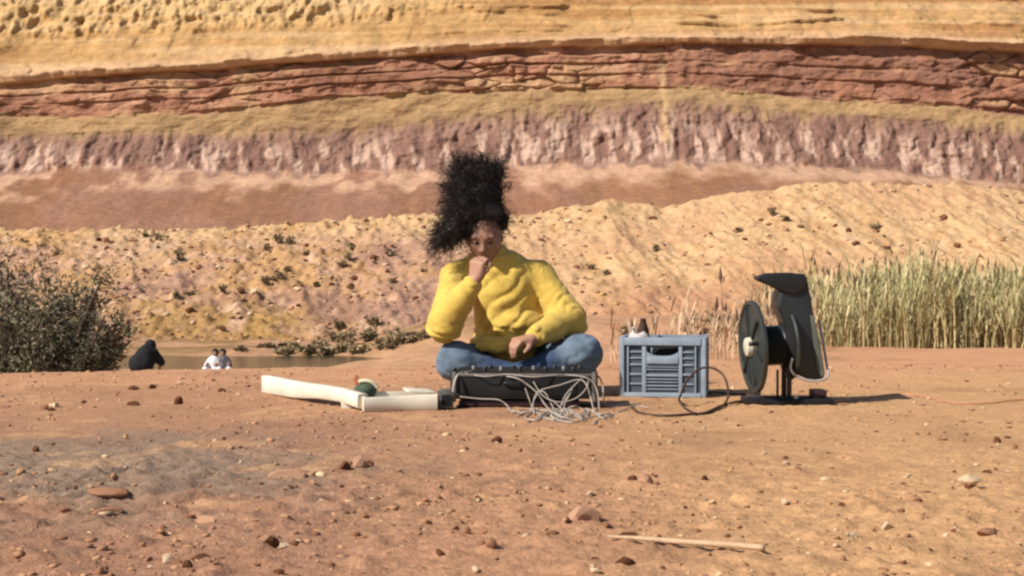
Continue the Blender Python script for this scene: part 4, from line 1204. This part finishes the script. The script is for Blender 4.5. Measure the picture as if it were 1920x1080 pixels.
# the cable reel
Yr_ = 6.66
r0 = W(1480, 760, Yr_)
reel = empty('cable_reel', (r0.x, Yr_, gz(r0.x, Yr_)), math.radians(0))
tag(reel, 'dark cable reel with a big disc, tall side stand and beak-shaped handle', 'cable reel')
def RW(px, py, Y):      # measured place, in the reel's own coordinates
    p = W(px, py, Y); return Vector((p.x - r0.x, p.y - Yr_, p.z - reel.location.z))
def spin(axis_dir, at):
    return Matrix.Translation(at) @ Vector(axis_dir).to_track_quat('Z', 'Y').to_matrix().to_4x4()
axd = Vector((0.975, 0.12, 0.05)).normalized()     # axle, left disc to side stand
hubp = RW(1412, 650, 6.66)
mx = spin(axd, hubp)
rd = 0.200
lathe('outer_disc', [(0.03, -0.012), (0.10, -0.010), (rd * 0.88, -0.004), (rd * 0.93, -0.012), (rd, -0.010), (rd + 0.003, 0.0), (rd, 0.010), (rd * 0.93, 0.010), (rd * 0.86, 0.006), (0.06, 0.012)], M['flange'], reel, 56, mx)
lathe('hub', [(0.034, -0.034), (0.040, -0.030), (0.042, -0.012), (0.045, -0.006)], M['hub'], reel, 28, mx)
for k in range(6):
    a = k * math.pi / 3 + 0.3
    m3 = mx @ Matrix.Rotation(a, 4, 'Z') @ Matrix.Translation((0.11, 0, -0.012))
    bm = bmesh.new(); bmesh.ops.create_cube(bm, size=1)
    for v in bm.verts: v.co = m3 @ Vector((v.co.x * 0.12, v.co.y * 0.012, v.co.z * 0.010))
    bm_obj('spoke_rib', bm, M['flange'], reel, True, 0.002)
disc_ = [o for o in reel.children if o.name.startswith('outer_disc')][0]
for o in list(reel.children):
    if o.name.split('.')[0] in ('hub', 'spoke_rib'): o.parent = disc_
cg = tube('crank_grip', [mx @ Vector((-0.12, 0.02, -0.012)), mx @ Vector((-0.12, 0.02, -0.05))], 0.010, M['black_plastic'], disc_, 3, 10)
# drum wound with dark cable
prof = [(0.060, 0.010)]
nt_ = 9
for k in range(nt_):
    z = 0.014 + k * 0.0145
    prof += [(0.080, z), (0.086, z + 0.0036), (0.088, z + 0.007), (0.086, z + 0.0105), (0.080, z + 0.014)]
prof += [(0.06, 0.148)]
lathe('drum', prof, M['reel'], reel, 44, mx)
lathe('inner_disc', [(0.06, 0.150), (0.150, 0.152), (0.156, 0.158), (0.150, 0.168), (0.06, 0.172)], M['flange'], reel, 48, mx)
# funnel-shaped collar on the stand
lathe('collar', [(0.075, 0.120), (0.090, 0.128), (0.115, 0.146), (0.13, 0.150)], M['dusty_black'], reel, 40, mx)
# tall side stand: a shaped plate with thickness
def plate(name, outline, ydep, m, yoff=0.0, bev=0.008):
    bm = bmesh.new()
    fr = [bm.verts.new((x, yoff, z)) for x, z in outline]
    bk = [bm.verts.new((x, yoff + ydep, z)) for x, z in outline]
    bm.faces.new(fr); bm.faces.new(list(reversed(bk)))
    nn = len(fr)
    for i in range(nn): bm.faces.new((fr[i], bk[i], bk[(i + 1) % nn], fr[(i + 1) % nn]))
    bmesh.ops.recalc_face_normals(bm, faces=bm.faces)
    return bm_obj(name, bm, m, reel, True, bev, 3)
def O(lst, Y): return [(lambda p: (p.x, p.z))(RW(a_, b_, Y)) for a_, b_ in lst]
plate('side_stand', O([(1462, 548), (1490, 520), (1508, 515), (1516, 530), (1526, 590), (1536, 650), (1548, 706), (1540, 714), (1515, 711), (1494, 700), (1484, 680), (1480, 640), (1470, 600), (1458, 575)], 6.60), 0.20, M['reel'], -0.06, 0.014)
plate('handle', O([(1416, 519), (1440, 512), (1480, 511), (1508, 514), (1513, 524), (1506, 545), (1490, 552), (1470, 549), (1445, 536), (1420, 526)], 6.60), 0.090, M['black_plastic'], -0.075, 0.010)
plate('side_cover', O([(1519, 590), (1527, 594), (1537, 640), (1547, 700), (1540, 707), (1532, 690), (1525, 640)], 6.60), 0.010, M['cover'], -0.068, 0.003)
for x_, y_ in ((-0.015, -0.03), (-0.015, 0.10)):
    box('strut', (x_ + 0.01, y_, 0.085), (0.020, 0.020, 0.15), M['black_plastic'], reel, 0.003)
box('strut', (-0.045, 0.03, 0.080), (0.010, 0.010, 0.14), M['black_plastic'], reel, 0.002)
box('base', (0.025, 0.02, 0.016), (0.31, 0.20, 0.030), M['dusty_black'], reel, 0.008)
box('base_foot', (-0.155, 0.02, 0.018), (0.09, 0.12, 0.030), M['black_plastic'], reel, 0.006)
box('base_bracket', (0.125, 0.0, 0.048), (0.06, 0.10, 0.036), M['maroon'], reel, 0.005)
lathe('bolt', [(0.010, 0), (0.010, 0.010), (0.006, 0.013)], M['hub'], reel, 12, Matrix.Translation((0.022, -0.05, 0.031)))
tube('frame_tube', [RW(1486, 672, 6.56), RW(1483, 692, 6.56), RW(1495, 706, 6.56), RW(1516, 714, 6.56), RW(1540, 713, 6.56), RW(1553, 706, 6.58), RW(1550, 680, 6.64), RW(1543, 640, 6.70), RW(1536, 600, 6.74)], 0.0055, M['tube'], reel, 8, 10)

# dry stick
s1, s2 = G(1140, 1014), G(1434, 1046)
sv = [s1 + (s2 - s1) * f for f in (0, .25, .5, .75, 1)]
for i, p in enumerate(sv): p.z = 0.012 + (gz(s1.x, s1.y) * (4 - i) + gz(s2.x, s2.y) * i) / 4 + 0.001 * (i % 2)
st = tube('dry_stick', [tuple(p) for p in sv], [0.003, 0.0055, 0.0062, 0.0066, 0.0070], M['wood'], None, 8, 8)
tag(st, 'pale dry stick lying in the right foreground dirt', 'stick')

# ------------------------------------------------------------------ people
def unit(v):
    v = np.array(v, float); return v / np.linalg.norm(v)

def hand_prims(wrist, d, pn, curl, side, thumb=(0.6, 0.5), size=1.0, spread=0.06):
    """wrist point, direction to the knuckles, direction the palm faces, curl angles of the three joints, side +1/-1 = where the thumb sits"""
    w = np.array(wrist, float); d = unit(d); pn = np.array(pn, float); pn = unit(pn - d * pn.dot(d))
    s = np.cross(d, pn) * side                       # towards the thumb
    P = []
    pl = 0.088 * size
    for q in (-0.030, -0.010, 0.011, 0.030):
        P.append(cap(w + s * q * 0.55 * size + d * 0.008, w + d * pl * (1 - abs(q) * 1.5) + s * q * size, 0.0155 * size, 0.0125 * size, 0.012))
    P.append(cap(w + d * 0.02 + s * 0.022 * size + pn * 0.006, w + d * 0.055 + s * 0.030 * size + pn * 0.006, 0.016 * size, 0.013 * size, 0.012))
    for q, L, cf in ((0.031, 0.072, 0.9), (0.0105, 0.080, 1.0), (-0.0105, 0.075, 1.05), (-0.031, 0.060, 1.15)):
        p = w + d * pl * (1 - abs(q) * 1.5) + s * q * size
        dirn = unit(d + s * q * spread * 10)
        ang = 0
        r0 = 0.0098 * size
        for j, fr in enumerate((0.45, 0.31, 0.24)):
            ang += curl[j] * cf
            dd = dirn * math.cos(ang) + pn * math.sin(ang)
            e = p + dd * L * fr * size
            P.append(cap(p, e, r0, r0 * 0.93, 0.004)); r0 *= 0.93
            p = e
    p = w + d * 0.030 * size + s * 0.030 * size + pn * 0.008
    t1 = unit(s * math.sin(thumb[0]) + d * math.cos(thumb[0]) + pn * thumb[1])
    e = p + t1 * 0.038 * size
    P.append(cap(p, e, 0.0125 * size, 0.011 * size, 0.008))
    t2 = unit(t1 * 0.75 + d * 0.5 + pn * 0.25 - s * 0.25)
    P.append(cap(e, e + t2 * 0.030 * size, 0.0108 * size, 0.0092 * size, 0.005))
    return P

DY = 0.14
def PW(px, py, Y): return np.array(W(px, py, Y + DY))
hipR, hipL = np.array((-0.11, 7.22 + DY, 0.135)), np.array((0.10, 7.22 + DY, 0.135))
kneeR, kneeL = PW(854, 678, 6.84), PW(1090, 664, 6.86)
ankR, ankL = np.array((0.10, 6.86 + DY, 0.075)), np.array((-0.09, 6.80 + DY, 0.065))
pel = np.array((-0.005, 7.20 + DY, 0.14)); belly = PW(955, 618, 7.10); chest = PW(940, 545, 7.08); neckb = PW(925, 486, 7.04)
shR, shL = PW(856, 512, 7.06), PW(1012, 510, 7.06)
elR, elL = PW(834, 604, 6.80), PW(1064, 596, 7.00)
wrR, wrL = PW(890, 527, 6.72), PW(1000, 633, 6.80)
hc = PW(909, 443, 6.97)
fwd = unit((-0.08, -0.90, -0.44)); upv = np.array((0.0, 0.0, 1.0)); rt = unit(np.cross(fwd, upv)); rt = -rt if rt[0] < 0 else rt
upv = unit(np.cross(rt, fwd)); upv = -upv if upv[2] < 0 else upv
def H(x, y, z): return hc + rt * x + fwd * y + upv * z      # head space: right of picture, forward, up
RH = np.stack([rt, fwd, upv])
head = [
    ell(H(0, -0.016, 0.022), (0.078, 0.094, 0.088), RH), ell(H(0, 0.022, -0.030), (0.067, 0.070, 0.078), RH, 0.03),
    ell(H(0, 0.058, -0.086), (0.026, 0.022, 0.018), RH, 0.03),                                   # chin
    cap(H(-0.046, -0.005, -0.055), H(-0.018, 0.055, -0.085), 0.020, 0.016, 0.03), cap(H(0.046, -0.005, -0.055), H(0.018, 0.055, -0.085), 0.020, 0.016, 0.03),
    ell(H(-0.040, 0.056, -0.022), (0.022, 0.020, 0.018), RH, 0.02), ell(H(0.040, 0.056, -0.022), (0.022, 0.020, 0.018), RH, 0.02),   # cheeks
    cap(H(-0.040, 0.070, 0.026), H(0.040, 0.070, 0.026), 0.012, 0.012, 0.018),                    # brow
    ell(H(-0.031, 0.092, 0.006), (0.017, 0.014, 0.011), RH, 0.010, True), ell(H(0.031, 0.092, 0.006), (0.017, 0.014, 0.011), RH, 0.010, True),
    cap(H(0, 0.083, 0.012), H(0, 0.105, -0.024), 0.008, 0.012, 0.010),                           # nose
    ell(H(-0.013, 0.094, -0.029), (0.009, 0.010, 0.007), RH, 0.006), ell(H(0.013, 0.094, -0.029), (0.009, 0.010, 0.007), RH, 0.006),
    cap(H(-0.018, 0.083, -0.050), H(0.018, 0.083, -0.050), 0.0065, 0.0065, 0.006), cap(H(-0.016, 0.081, -0.062), H(0.016, 0.081, -0.062), 0.0075, 0.0075, 0.006),   # lips
    ell(H(-0.077, -0.012, -0.004), (0.009, 0.018, 0.029), RH, 0.008), ell(H(0.077, -0.012, -0.004), (0.009, 0.018, 0.029), RH, 0.008),   # ears
]
body = head + [
    cap(H(0, -0.025, -0.06), neckb, 0.050, 0.055, 0.03),
    cap(neckb + (0, 0, -0.03), chest + (0, 0, -0.03), 0.06, 0.11, 0.05), cap(chest, belly, 0.125, 0.12, 0.05), cap(belly, pel, 0.12, 0.13, 0.05),
    cap(neckb + (0, 0, -0.03), shR + (0, 0, -0.03), 0.045, 0.04, 0.03), cap(neckb + (0, 0, -0.03), shL + (0, 0, -0.03), 0.045, 0.04, 0.03),
    cap(shR + (0, 0, -0.03), elR, 0.042, 0.040, 0.03), cap(elR, wrR, 0.040, 0.026, 0.02), cap(shL + (0, 0, -0.03), elL, 0.042, 0.040, 0.03), cap(elL, wrL, 0.040, 0.026, 0.02),
    cap(hipR, kneeR, 0.080, 0.055, 0.04), cap(kneeR, ankR, 0.050, 0.036, 0.03), cap(hipL, kneeL, 0.080, 0.055, 0.04), cap(kneeL, ankL, 0.050, 0.036, 0.03),
    cap(ankR, ankR + (0.13, -0.02, -0.025), 0.034, 0.028, 0.02), cap(ankL, ankL + (-0.13, -0.01, -0.02), 0.034, 0.028, 0.02),
]
# her right hand, half closed before the mouth, and her left hand hanging over the case
handR = hand_prims(wrR, (0.16, -0.10, 0.98), (0.55, 0.83, 0.05), (0.85, 1.25, 0.7), -1, (0.45, 0.35), 0.97)
handL = hand_prims(wrL, (-0.80, -0.45, -0.16), (-0.12, 0.10, -1), (0.75, 0.55, 0.25), 1, (0.7, 0.5), 1.0, 0.10)
body += handR + handL
def skin_tint(V):
    base = np.array((0.29, 0.15, 0.098)); c = np.tile(base, (len(V), 1))
    q = (V - hc) @ RH.T
    lips = np.exp(-(q[:, 0] / 0.020) ** 2 - ((q[:, 2] + 0.056) / 0.011) ** 2) * (q[:, 1] > 0.06)
    c = c * (1 - 0.6 * lips[:, None]) + np.array((0.20, 0.065, 0.055)) * 0.6 * lips[:, None]
    for s in (-1, 1):
        br = np.exp(-((q[:, 0] - s * 0.033) / 0.018) ** 2 - ((q[:, 2] - 0.029 + 0.004 * ((q[:, 0] - s * 0.03) / 0.018) ** 2) / 0.0045) ** 2) * (q[:, 1] > 0.05)
        c = c * (1 - 0.85 * br[:, None]) + np.array((0.02, 0.011, 0.008)) * 0.85 * br[:, None]
    hd = sstep(0.16, 0.10, np.minimum(np.linalg.norm(V - wrR - (0, 0, 0.06), axis=1), np.linalg.norm(V - wrL, axis=1)))
    return c * (1 + 0.25 * hd)[:, None]
woman = link('person', sdf_mesh('person_body', body, 0.0048, 0.03, None, skin_tint), M['skin'])
tag(woman, 'woman in yellow sweater and jeans sitting cross-legged, hand raised to her mouth', 'person')

def fold(amp, fr, sd, sy=1.0):
    def f(x, y, z):
        return amp * fbm3(x * fr, y * fr, z * fr * sy, 3, sd)
    return f
cufR = wrR + unit(elR - wrR) * 0.035; cufL = wrL + unit(elL - wrL) * 0.030
hem = PW(952, 640, 7.02)
sw = [
    cap(neckb + (0, 0, -0.03), chest + (0.005, 0, 0.0), 0.090, 0.142, 0.07), cap(chest + (0.01, 0, 0), belly + (0.01, 0, 0.01), 0.146, 0.158, 0.06), cap(belly, pel + (0, -0.02, 0.03), 0.155, 0.16, 0.05),
    ell(belly + (0.02, -0.05, 0.035), (0.160, 0.135, 0.070), None, 0.03), ell(hem + (0.0, 0.0, -0.005), (0.175, 0.145, 0.042), None, 0.012), ell(hem + (-0.03, -0.10, -0.02), (0.12, 0.07, 0.034), None, 0.02),
    cap(neckb + (0, 0.01, -0.02), shR + (0, 0, -0.020), 0.066, 0.070, 0.06), cap(neckb + (0, 0.01, -0.02), shL + (0, 0, -0.020), 0.066, 0.070, 0.06),
    cap(shR + (0, 0, -0.02), elR + (0.005, 0.015, 0.005), 0.070, 0.080, 0.035), cap(elR, elR * 0.45 + cufR * 0.55, 0.076, 0.062, 0.025), cap(elR * 0.45 + cufR * 0.55, cufR, 0.062, 0.046, 0.02),
    cap(shL + (0, 0, -0.02), elL, 0.070, 0.078, 0.035), cap(elL, elL * 0.45 + cufL * 0.55, 0.076, 0.062, 0.02), cap(elL * 0.45 + cufL * 0.55, cufL, 0.062, 0.046, 0.02),
    ell(elL + (0.01, 0.0, -0.040), (0.068, 0.06, 0.05), None, 0.03), ell(elR + (-0.002, 0.0, -0.035), (0.068, 0.06, 0.05), None, 0.03),
]
def ridge(v): return 1 - np.abs(v) * 2.2
def along(p, a_, b_):
    d = b_ - a_; L = np.linalg.norm(d); d = d / L
    t = (p - a_) @ d
    rr = np.linalg.norm(p - a_ - t[:, None] * d, axis=1)
    return t, L, rr
def sw_noise(x, y, z):
    p = np.stack([x, y, z], -1)
    n1 = fbm3(x * 6, y * 6, z * 6, 2, 51); n2 = fbm3(x * 13, y * 13, z * 13, 2, 52); n3 = fbm3(x * 5 + 3, y * 5, z * 5, 1, 54)
    f = 0.007 * n1
    # bunched rings round the sleeves
    arm = np.zeros(len(x))
    for a_, b_, w in ((elR, cufR, 0.105), (shR, elR, 0.10), (elL, cufL, 0.105), (shL, elL, 0.10)):
        t, L, rr = along(p, np.asarray(a_), np.asarray(b_))
        m = sstep(w + 0.03, w - 0.01, rr) * sstep(-0.05, 0.03, t) * sstep(L + 0.03, L - 0.03, t)
        cr = np.abs(np.sin(t * 62 + 4.0 * n1 + 2.2 * n2 + 30 * x))
        f += m * 0.0085 * (0.55 - cr) * sstep(-0.25, 0.25, n3 + 0.3 * n2)
        arm = np.maximum(arm, m)
    # drag lines from both armpits towards the waist, and bunching above the hem
    tor = 1 - arm
    for s_, sg in ((shL, 1), (shR, -1)):
        ph = (z - s_[2]) * 34 + sg * (x - s_[0]) * 30 + 3.2 * n1 + 1.2 * n2
        f += tor * 0.010 * (0.5 - np.abs(np.sin(ph))) * sstep(-0.1, 0.3, sg * n3 + 0.1)
    wst = np.exp(-((z - belly[2] + 0.015) / 0.055) ** 2)
    f += tor * wst * 0.014 * (0.5 - np.abs(np.sin(z * 70 + 14 * x + 4.5 * n1)))
    f += 0.0016 * fbm3(x * 85, y * 85, z * 85, 2, 60)
    return f
link('sweater', sdf_mesh('sweater', sw, 0.0055, 0.03, sw_noise), M['sweater'], woman)
col = [neckb + (0.080 * math.cos(a) , 0.068 * math.sin(a) - 0.01, 0.020 + 0.018 * math.sin(a)) for a in np.linspace(0, 2 * math.pi, 17)]
tube('collar', [tuple(p) for p in col], 0.017, M['sweater'], woman, 3, 10)
for cc, ww in ((cufR, wrR), (cufL, wrL)):
    tube('cuff', [tuple(cc - unit(ww - cc) * 0.006), tuple(cc + unit(ww - cc) * 0.022)], [0.048, 0.039], M['sweater'], woman, 4, 16)

jn = [
    cap(hipR, kneeR, 0.104, 0.082, 0.04), cap(kneeR, ankR, 0.078, 0.050, 0.03), cap(hipL, kneeL, 0.104, 0.082, 0.04), cap(kneeL, ankL, 0.078, 0.050, 0.03),
    cap(hipR + (0, 0.02, 0), hipL + (0, 0.02, 0), 0.128, 0.128, 0.05), ell(kneeR, (0.088, 0.090, 0.088), None, 0.03), ell(kneeL, (0.090, 0.090, 0.092), None, 0.03),
]
def jn_noise(x, y, z):
    return 0.008 * fbm3(x * 11, y * 11, z * 11, 3, 61) + 0.010 * np.maximum(ridge(fbm3(x * 16 + z * 10, y * 12, z * 16 - x * 6, 2, 63)) - 0.4, 0)
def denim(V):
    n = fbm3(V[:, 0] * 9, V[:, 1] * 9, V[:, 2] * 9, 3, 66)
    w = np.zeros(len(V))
    for kn_, hp_ in ((kneeR, hipR), (kneeL, hipL)):      # pale knees and thighs: sunlight there and shade between painted in, with denim wear
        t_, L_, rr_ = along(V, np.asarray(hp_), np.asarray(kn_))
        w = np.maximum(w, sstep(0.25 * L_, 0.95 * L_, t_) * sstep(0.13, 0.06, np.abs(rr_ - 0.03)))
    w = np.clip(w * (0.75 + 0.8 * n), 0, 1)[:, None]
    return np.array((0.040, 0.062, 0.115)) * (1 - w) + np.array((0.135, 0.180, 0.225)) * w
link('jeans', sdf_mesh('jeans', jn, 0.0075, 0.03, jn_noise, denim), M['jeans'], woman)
for an, sgn in ((ankR, 1), (ankL, -1)):
    sh = sdf_mesh('shoe', [cap(an + (sgn * 0.005, 0, -0.010), an + (sgn * 0.14, -0.02, -0.027), 0.047, 0.036, 0.02), ell(an + (-sgn * 0.01, 0, -0.018), (0.045, 0.042, 0.045), None, 0.02)], 0.007, 0.02)
    link('shoe', sh, M['shoe'], woman)
# eyes, half closed and looking down
for s in (-1, 1):
    ep = H(s * 0.031, 0.0715, 0.006)
    em = bpy.data.meshes.new('eye'); bm = bmesh.new(); bmesh.ops.create_uvsphere(bm, u_segments=16, v_segments=10, radius=0.0118); bm.to_mesh(em); bm.free()
    eo = link('eye', em, M['eye'], woman); eo.location = ep
    im = bpy.data.meshes.new('iris'); bm = bmesh.new(); bmesh.ops.create_uvsphere(bm, u_segments=12, v_segments=8, radius=0.0058); bm.to_mesh(im); bm.free()
    io = link('iris', im, M['iris'], eo); io.location = tuple(fwd * 0.0085 - upv * 0.0035)
    lid = [ep + rt * x + fwd * (0.0125 - 18 * x * x) + upv * (0.0005 - 10 * x * x) for x in np.linspace(-0.013, 0.013, 7)]
    tube('eyelid', [tuple(p) for p in lid], 0.0042, M['iris'], woman, 3, 6)

# wind-blown curly hair
hv = lambda px, py, Y: PW(px, py, Y)
hair_p = [
    ell(H(0, -0.040, 0.034), (0.082, 0.080, 0.084), RH), cap(hv(903, 396, 7.03), hv(893, 345, 7.05), 0.082, 0.088, 0.04),
    ell(hv(874, 330, 7.05), (0.056, 0.070, 0.050), None, 0.03), ell(hv(915, 328, 7.05), (0.070, 0.075, 0.055), None, 0.03), ell(hv(922, 372, 7.04), (0.052, 0.07, 0.075), None, 0.03), ell(hv(872, 364, 7.03), (0.050, 0.07, 0.06), None, 0.03),
    cap(hv(872, 392, 6.97), hv(850, 434, 6.93), 0.066, 0.048, 0.03), cap(hv(850, 434, 6.93), hv(822, 460, 6.92), 0.046, 0.018, 0.03),
    cap(hv(934, 398, 7.00), hv(940, 426, 7.00), 0.030, 0.016, 0.03), cap(hv(884, 402, 6.90), hv(928, 401, 6.90), 0.026, 0.022, 0.03),
]
hr = link('hair', sdf_mesh('hair', hair_p, 0.0075, 0.04, lambda x, y, z: 0.030 * fbm3(x * 16, y * 16, z * 16, 3, 71)), M['hair'], woman)
r = np.random.default_rng(77)
hme = hr.data
hco = np.zeros(len(hme.vertices) * 3, np.float32); hme.vertices.foreach_get('co', hco); hco = hco.reshape(-1, 3)
hno = np.zeros(len(hme.vertices) * 3, np.float32); hme.vertices.foreach_get('normal', hno); hno = hno.reshape(-1, 3)
cen = hv(890, 360, 7.04)
V, Fc = [], []
sel = r.choice(len(hco), 4600, replace=len(hco) < 4600)
for i in sel:
    p = hco[i].astype(float); nrm = hno[i].astype(float)
    q = (p - hc) @ RH.T
    if q[1] > 0.045 and abs(q[0]) < 0.062 and q[2] < 0.075: continue          # keep the face clear
    wind = np.array((-0.55, 0.1, 0.25)) if p[2] > hc[2] - 0.02 else np.array((-0.7, -0.1, -0.5))
    d = unit(nrm * r.uniform(0.5, 1.2) + wind * r.uniform(0.1, 0.8) + r.normal(size=3) * 0.45)
    L = r.uniform(0.025, 0.075) * (1.45 if r.random() < 0.15 else 1) * (0.55 + 0.9 * float(vn3(*[np.array([q_ * 22]) for q_ in p], 5)[0]))
    s = unit(np.cross(d, r.normal(size=3))); t = np.cross(d, s)
    ph = r.uniform(0, 6.28); rr = r.uniform(0.004, 0.012); tn = r.uniform(0.6, 1.8)
    pts = []
    for k in range(8):
        f = k / 7
        a = ph + f * tn * 6.28
        pts.append(Vector(p - nrm * 0.008 + d * L * f + (s * math.cos(a) + t * math.sin(a)) * rr * min(1, f * 3) + np.array((-0.02, 0, 0)) * f * f))
    v, f_ = tube_data(pts, list(np.linspace(0.0017, 0.0006, 8)), 3)
    Fc += [tuple(j + len(V) for j in qd) for qd in f_]; V += v
# a few long windblown locks at the crown and the falling side
for (a, b_, c) in (((862, 318), (852, 298), (846, 284)), ((868, 312), (860, 294), (852, 287)), ((880, 305), (872, 294), (858, 288)), ((900, 305), (905, 293), (900, 286)), ((935, 312), (945, 302), (948, 292)), ((820, 455), (810, 462), (803, 468)), ((838, 455), (832, 468), (826, 476)), ((846, 440), (842, 462), (838, 474)), ((826, 448), (812, 452), (804, 458)), ((832, 350), (826, 345), (822, 338)), ((835, 375), (826, 380), (820, 384)), ((948, 350), (956, 346), (961, 350))):
    for q in range(10):
        jit = lambda s_: r.normal(size=3) * s_
        pts = smooth_path([hv(*a, 7.0) + jit(0.016), hv(*b_, 7.0) + jit(0.014), hv(*c, 7.0) + jit(0.012)], 5)
        v, f_ = tube_data(pts, list(np.linspace(0.0022, 0.0006, len(pts))), 3)
        Fc += [tuple(j + len(V) for j in qd) for qd in f_]; V += v
me = bpy.data.meshes.new('curls'); me.from_pydata(V, [], Fc)
link('curls', me, M['hair'], hr)

# the figure in black beyond the crest, seen from behind and bending to the right
Yb = 34.0
def BW(px, py, dy=0.0): return np.array(W(px, py, Yb)) + (0, dy, 0)
bz0 = -2.44
hip = BW(265, 694); sh_ = BW(273, 664, 0.10); hd = BW(278, 650, 0.2)
fR, fL = np.array((hip[0] - 0.14, Yb, bz0 + 0.05)), np.array((hip[0] + 0.14, Yb + 0.1, bz0 + 0.05))
st_ = lambda c: (lambda V: np.tile(np.array(c), (len(V), 1)))
pb = link('person', sdf_mesh('person_body', [ell(hd, (0.10, 0.11, 0.13)), cap(hd, sh_, 0.06, 0.09), cap(sh_, hip, 0.17, 0.16), cap(hip + (-0.10, 0, 0), fR + (0, 0, 0.04), 0.10, 0.05), cap(hip + (0.10, 0, 0), fL + (0, 0, 0.04), 0.10, 0.05),
    cap(fR, fR + (0, 0.14, -0.01), 0.045, 0.04), cap(fL, fL + (0, 0.14, -0.01), 0.045, 0.04), cap(sh_ + (0.16, 0, 0), BW(298, 682, 0.15), 0.06, 0.045), cap(BW(298, 682, 0.15), BW(292, 698, 0.3), 0.045, 0.035), cap(sh_ + (-0.16, 0, 0), BW(254, 690, 0.1), 0.06, 0.045), cap(BW(254, 690, 0.1), BW(262, 702, 0.3), 0.045, 0.035)], 0.025, 0.05, None, st_((0.30, 0.17, 0.12))), M['skin'])
tag(pb, 'distant figure in black jacket and white shorts bending beside the bush', 'person')
link('jacket', sdf_mesh('jacket', [cap(sh_, hip + (0, 0, 0.12), 0.22, 0.22), cap(sh_ + (0.16, 0, 0), BW(299, 680, 0.15), 0.11, 0.09), cap(sh_ + (-0.14, 0, 0), BW(253, 690, 0.1), 0.11, 0.08), cap(hip + (-0.04, 0, 0.14), hip + (0.04, 0, 0.12), 0.24, 0.22)], 0.03, 0.06, fold(0.02, 6, 3)), M['black_cloth'], pb)
link('hair', sdf_mesh('hair', [ell(hd + (0, -0.02, 0.02), (0.125, 0.13, 0.14)), cap(hd, sh_, 0.11, 0.10)], 0.025, 0.05), M['black_cloth'], pb)
link('shorts', sdf_mesh('shorts', [cap(hip + (-0.1, 0, 0), hip + (-0.12, 0, -0.28), 0.13, 0.12), cap(hip + (0.1, 0, 0), hip + (0.12, 0, -0.28), 0.13, 0.12)], 0.03, 0.05), M['white_cloth'], pb)

# two people sitting by the river
for (px, cloth, hairc, lab) in ((401, 'white_cloth', 'black_cloth', 'distant person in white shirt sitting by the river'), (419, 'grey_cloth', 'black_cloth', 'distant person in dark top sitting beside the one in white by the river')):
    Yp = 43.5
    x = (px - 960) * Yp / F
    z0 = -2.58
    s = 1 if px < 410 else -1
    hd = np.array((x + 0.03 * s, Yp, z0 + 0.70)); ch_ = np.array((x, Yp, z0 + 0.45)); pv = np.array((x, Yp + 0.05, z0 + 0.13))
    kn1, kn2 = np.array((x - 0.20, Yp - 0.30, z0 + 0.28)), np.array((x + 0.20, Yp - 0.30, z0 + 0.28))
    ft1, ft2 = np.array((x - 0.12, Yp - 0.42, z0 + 0.04)), np.array((x + 0.12, Yp - 0.42, z0 + 0.04))
    o = link('person', sdf_mesh('person_body', [ell(hd, (0.085, 0.095, 0.12)), cap(hd, ch_, 0.05, 0.11), cap(ch_, pv, 0.12, 0.14), cap(pv, kn1, 0.09, 0.06), cap(kn1, ft1, 0.055, 0.04), cap(pv, kn2, 0.09, 0.06), cap(kn2, ft2, 0.055, 0.04), cap(ch_ + (0.14, 0, 0.04), kn2 + (0, 0, 0.05), 0.05, 0.04), cap(ch_ + (-0.14, 0, 0.04), kn1 + (0, 0, 0.05), 0.05, 0.04)], 0.025, 0.04, None, st_((0.24, 0.13, 0.09))), M['skin'])
    tag(o, lab, 'person', 'people sitting by the river')
    link('shirt', sdf_mesh('shirt', [cap(ch_ + (0, 0, 0.06), pv + (0, 0, 0.05), 0.16, 0.18), cap(ch_ + (0.13, 0, 0.05), ch_ + (0.2, -0.12, -0.08), 0.08, 0.07), cap(ch_ + (-0.13, 0, 0.05), ch_ + (-0.2, -0.12, -0.08), 0.08, 0.07)], 0.03, 0.05, fold(0.015, 8, 5)), M[cloth], o)
    link('hair', sdf_mesh('hair', [ell(hd + (0, 0.03, 0.04), (0.105, 0.105, 0.115))], 0.025, 0.04), M[hairc], o)
    link('trousers', sdf_mesh('trousers', [cap(pv, kn1, 0.11, 0.08), cap(kn1, ft1 + (0, 0, 0.08), 0.075, 0.06), cap(pv, kn2, 0.11, 0.08), cap(kn2, ft2 + (0, 0, 0.08), 0.075, 0.06)], 0.03, 0.05), M['white_cloth'], o)
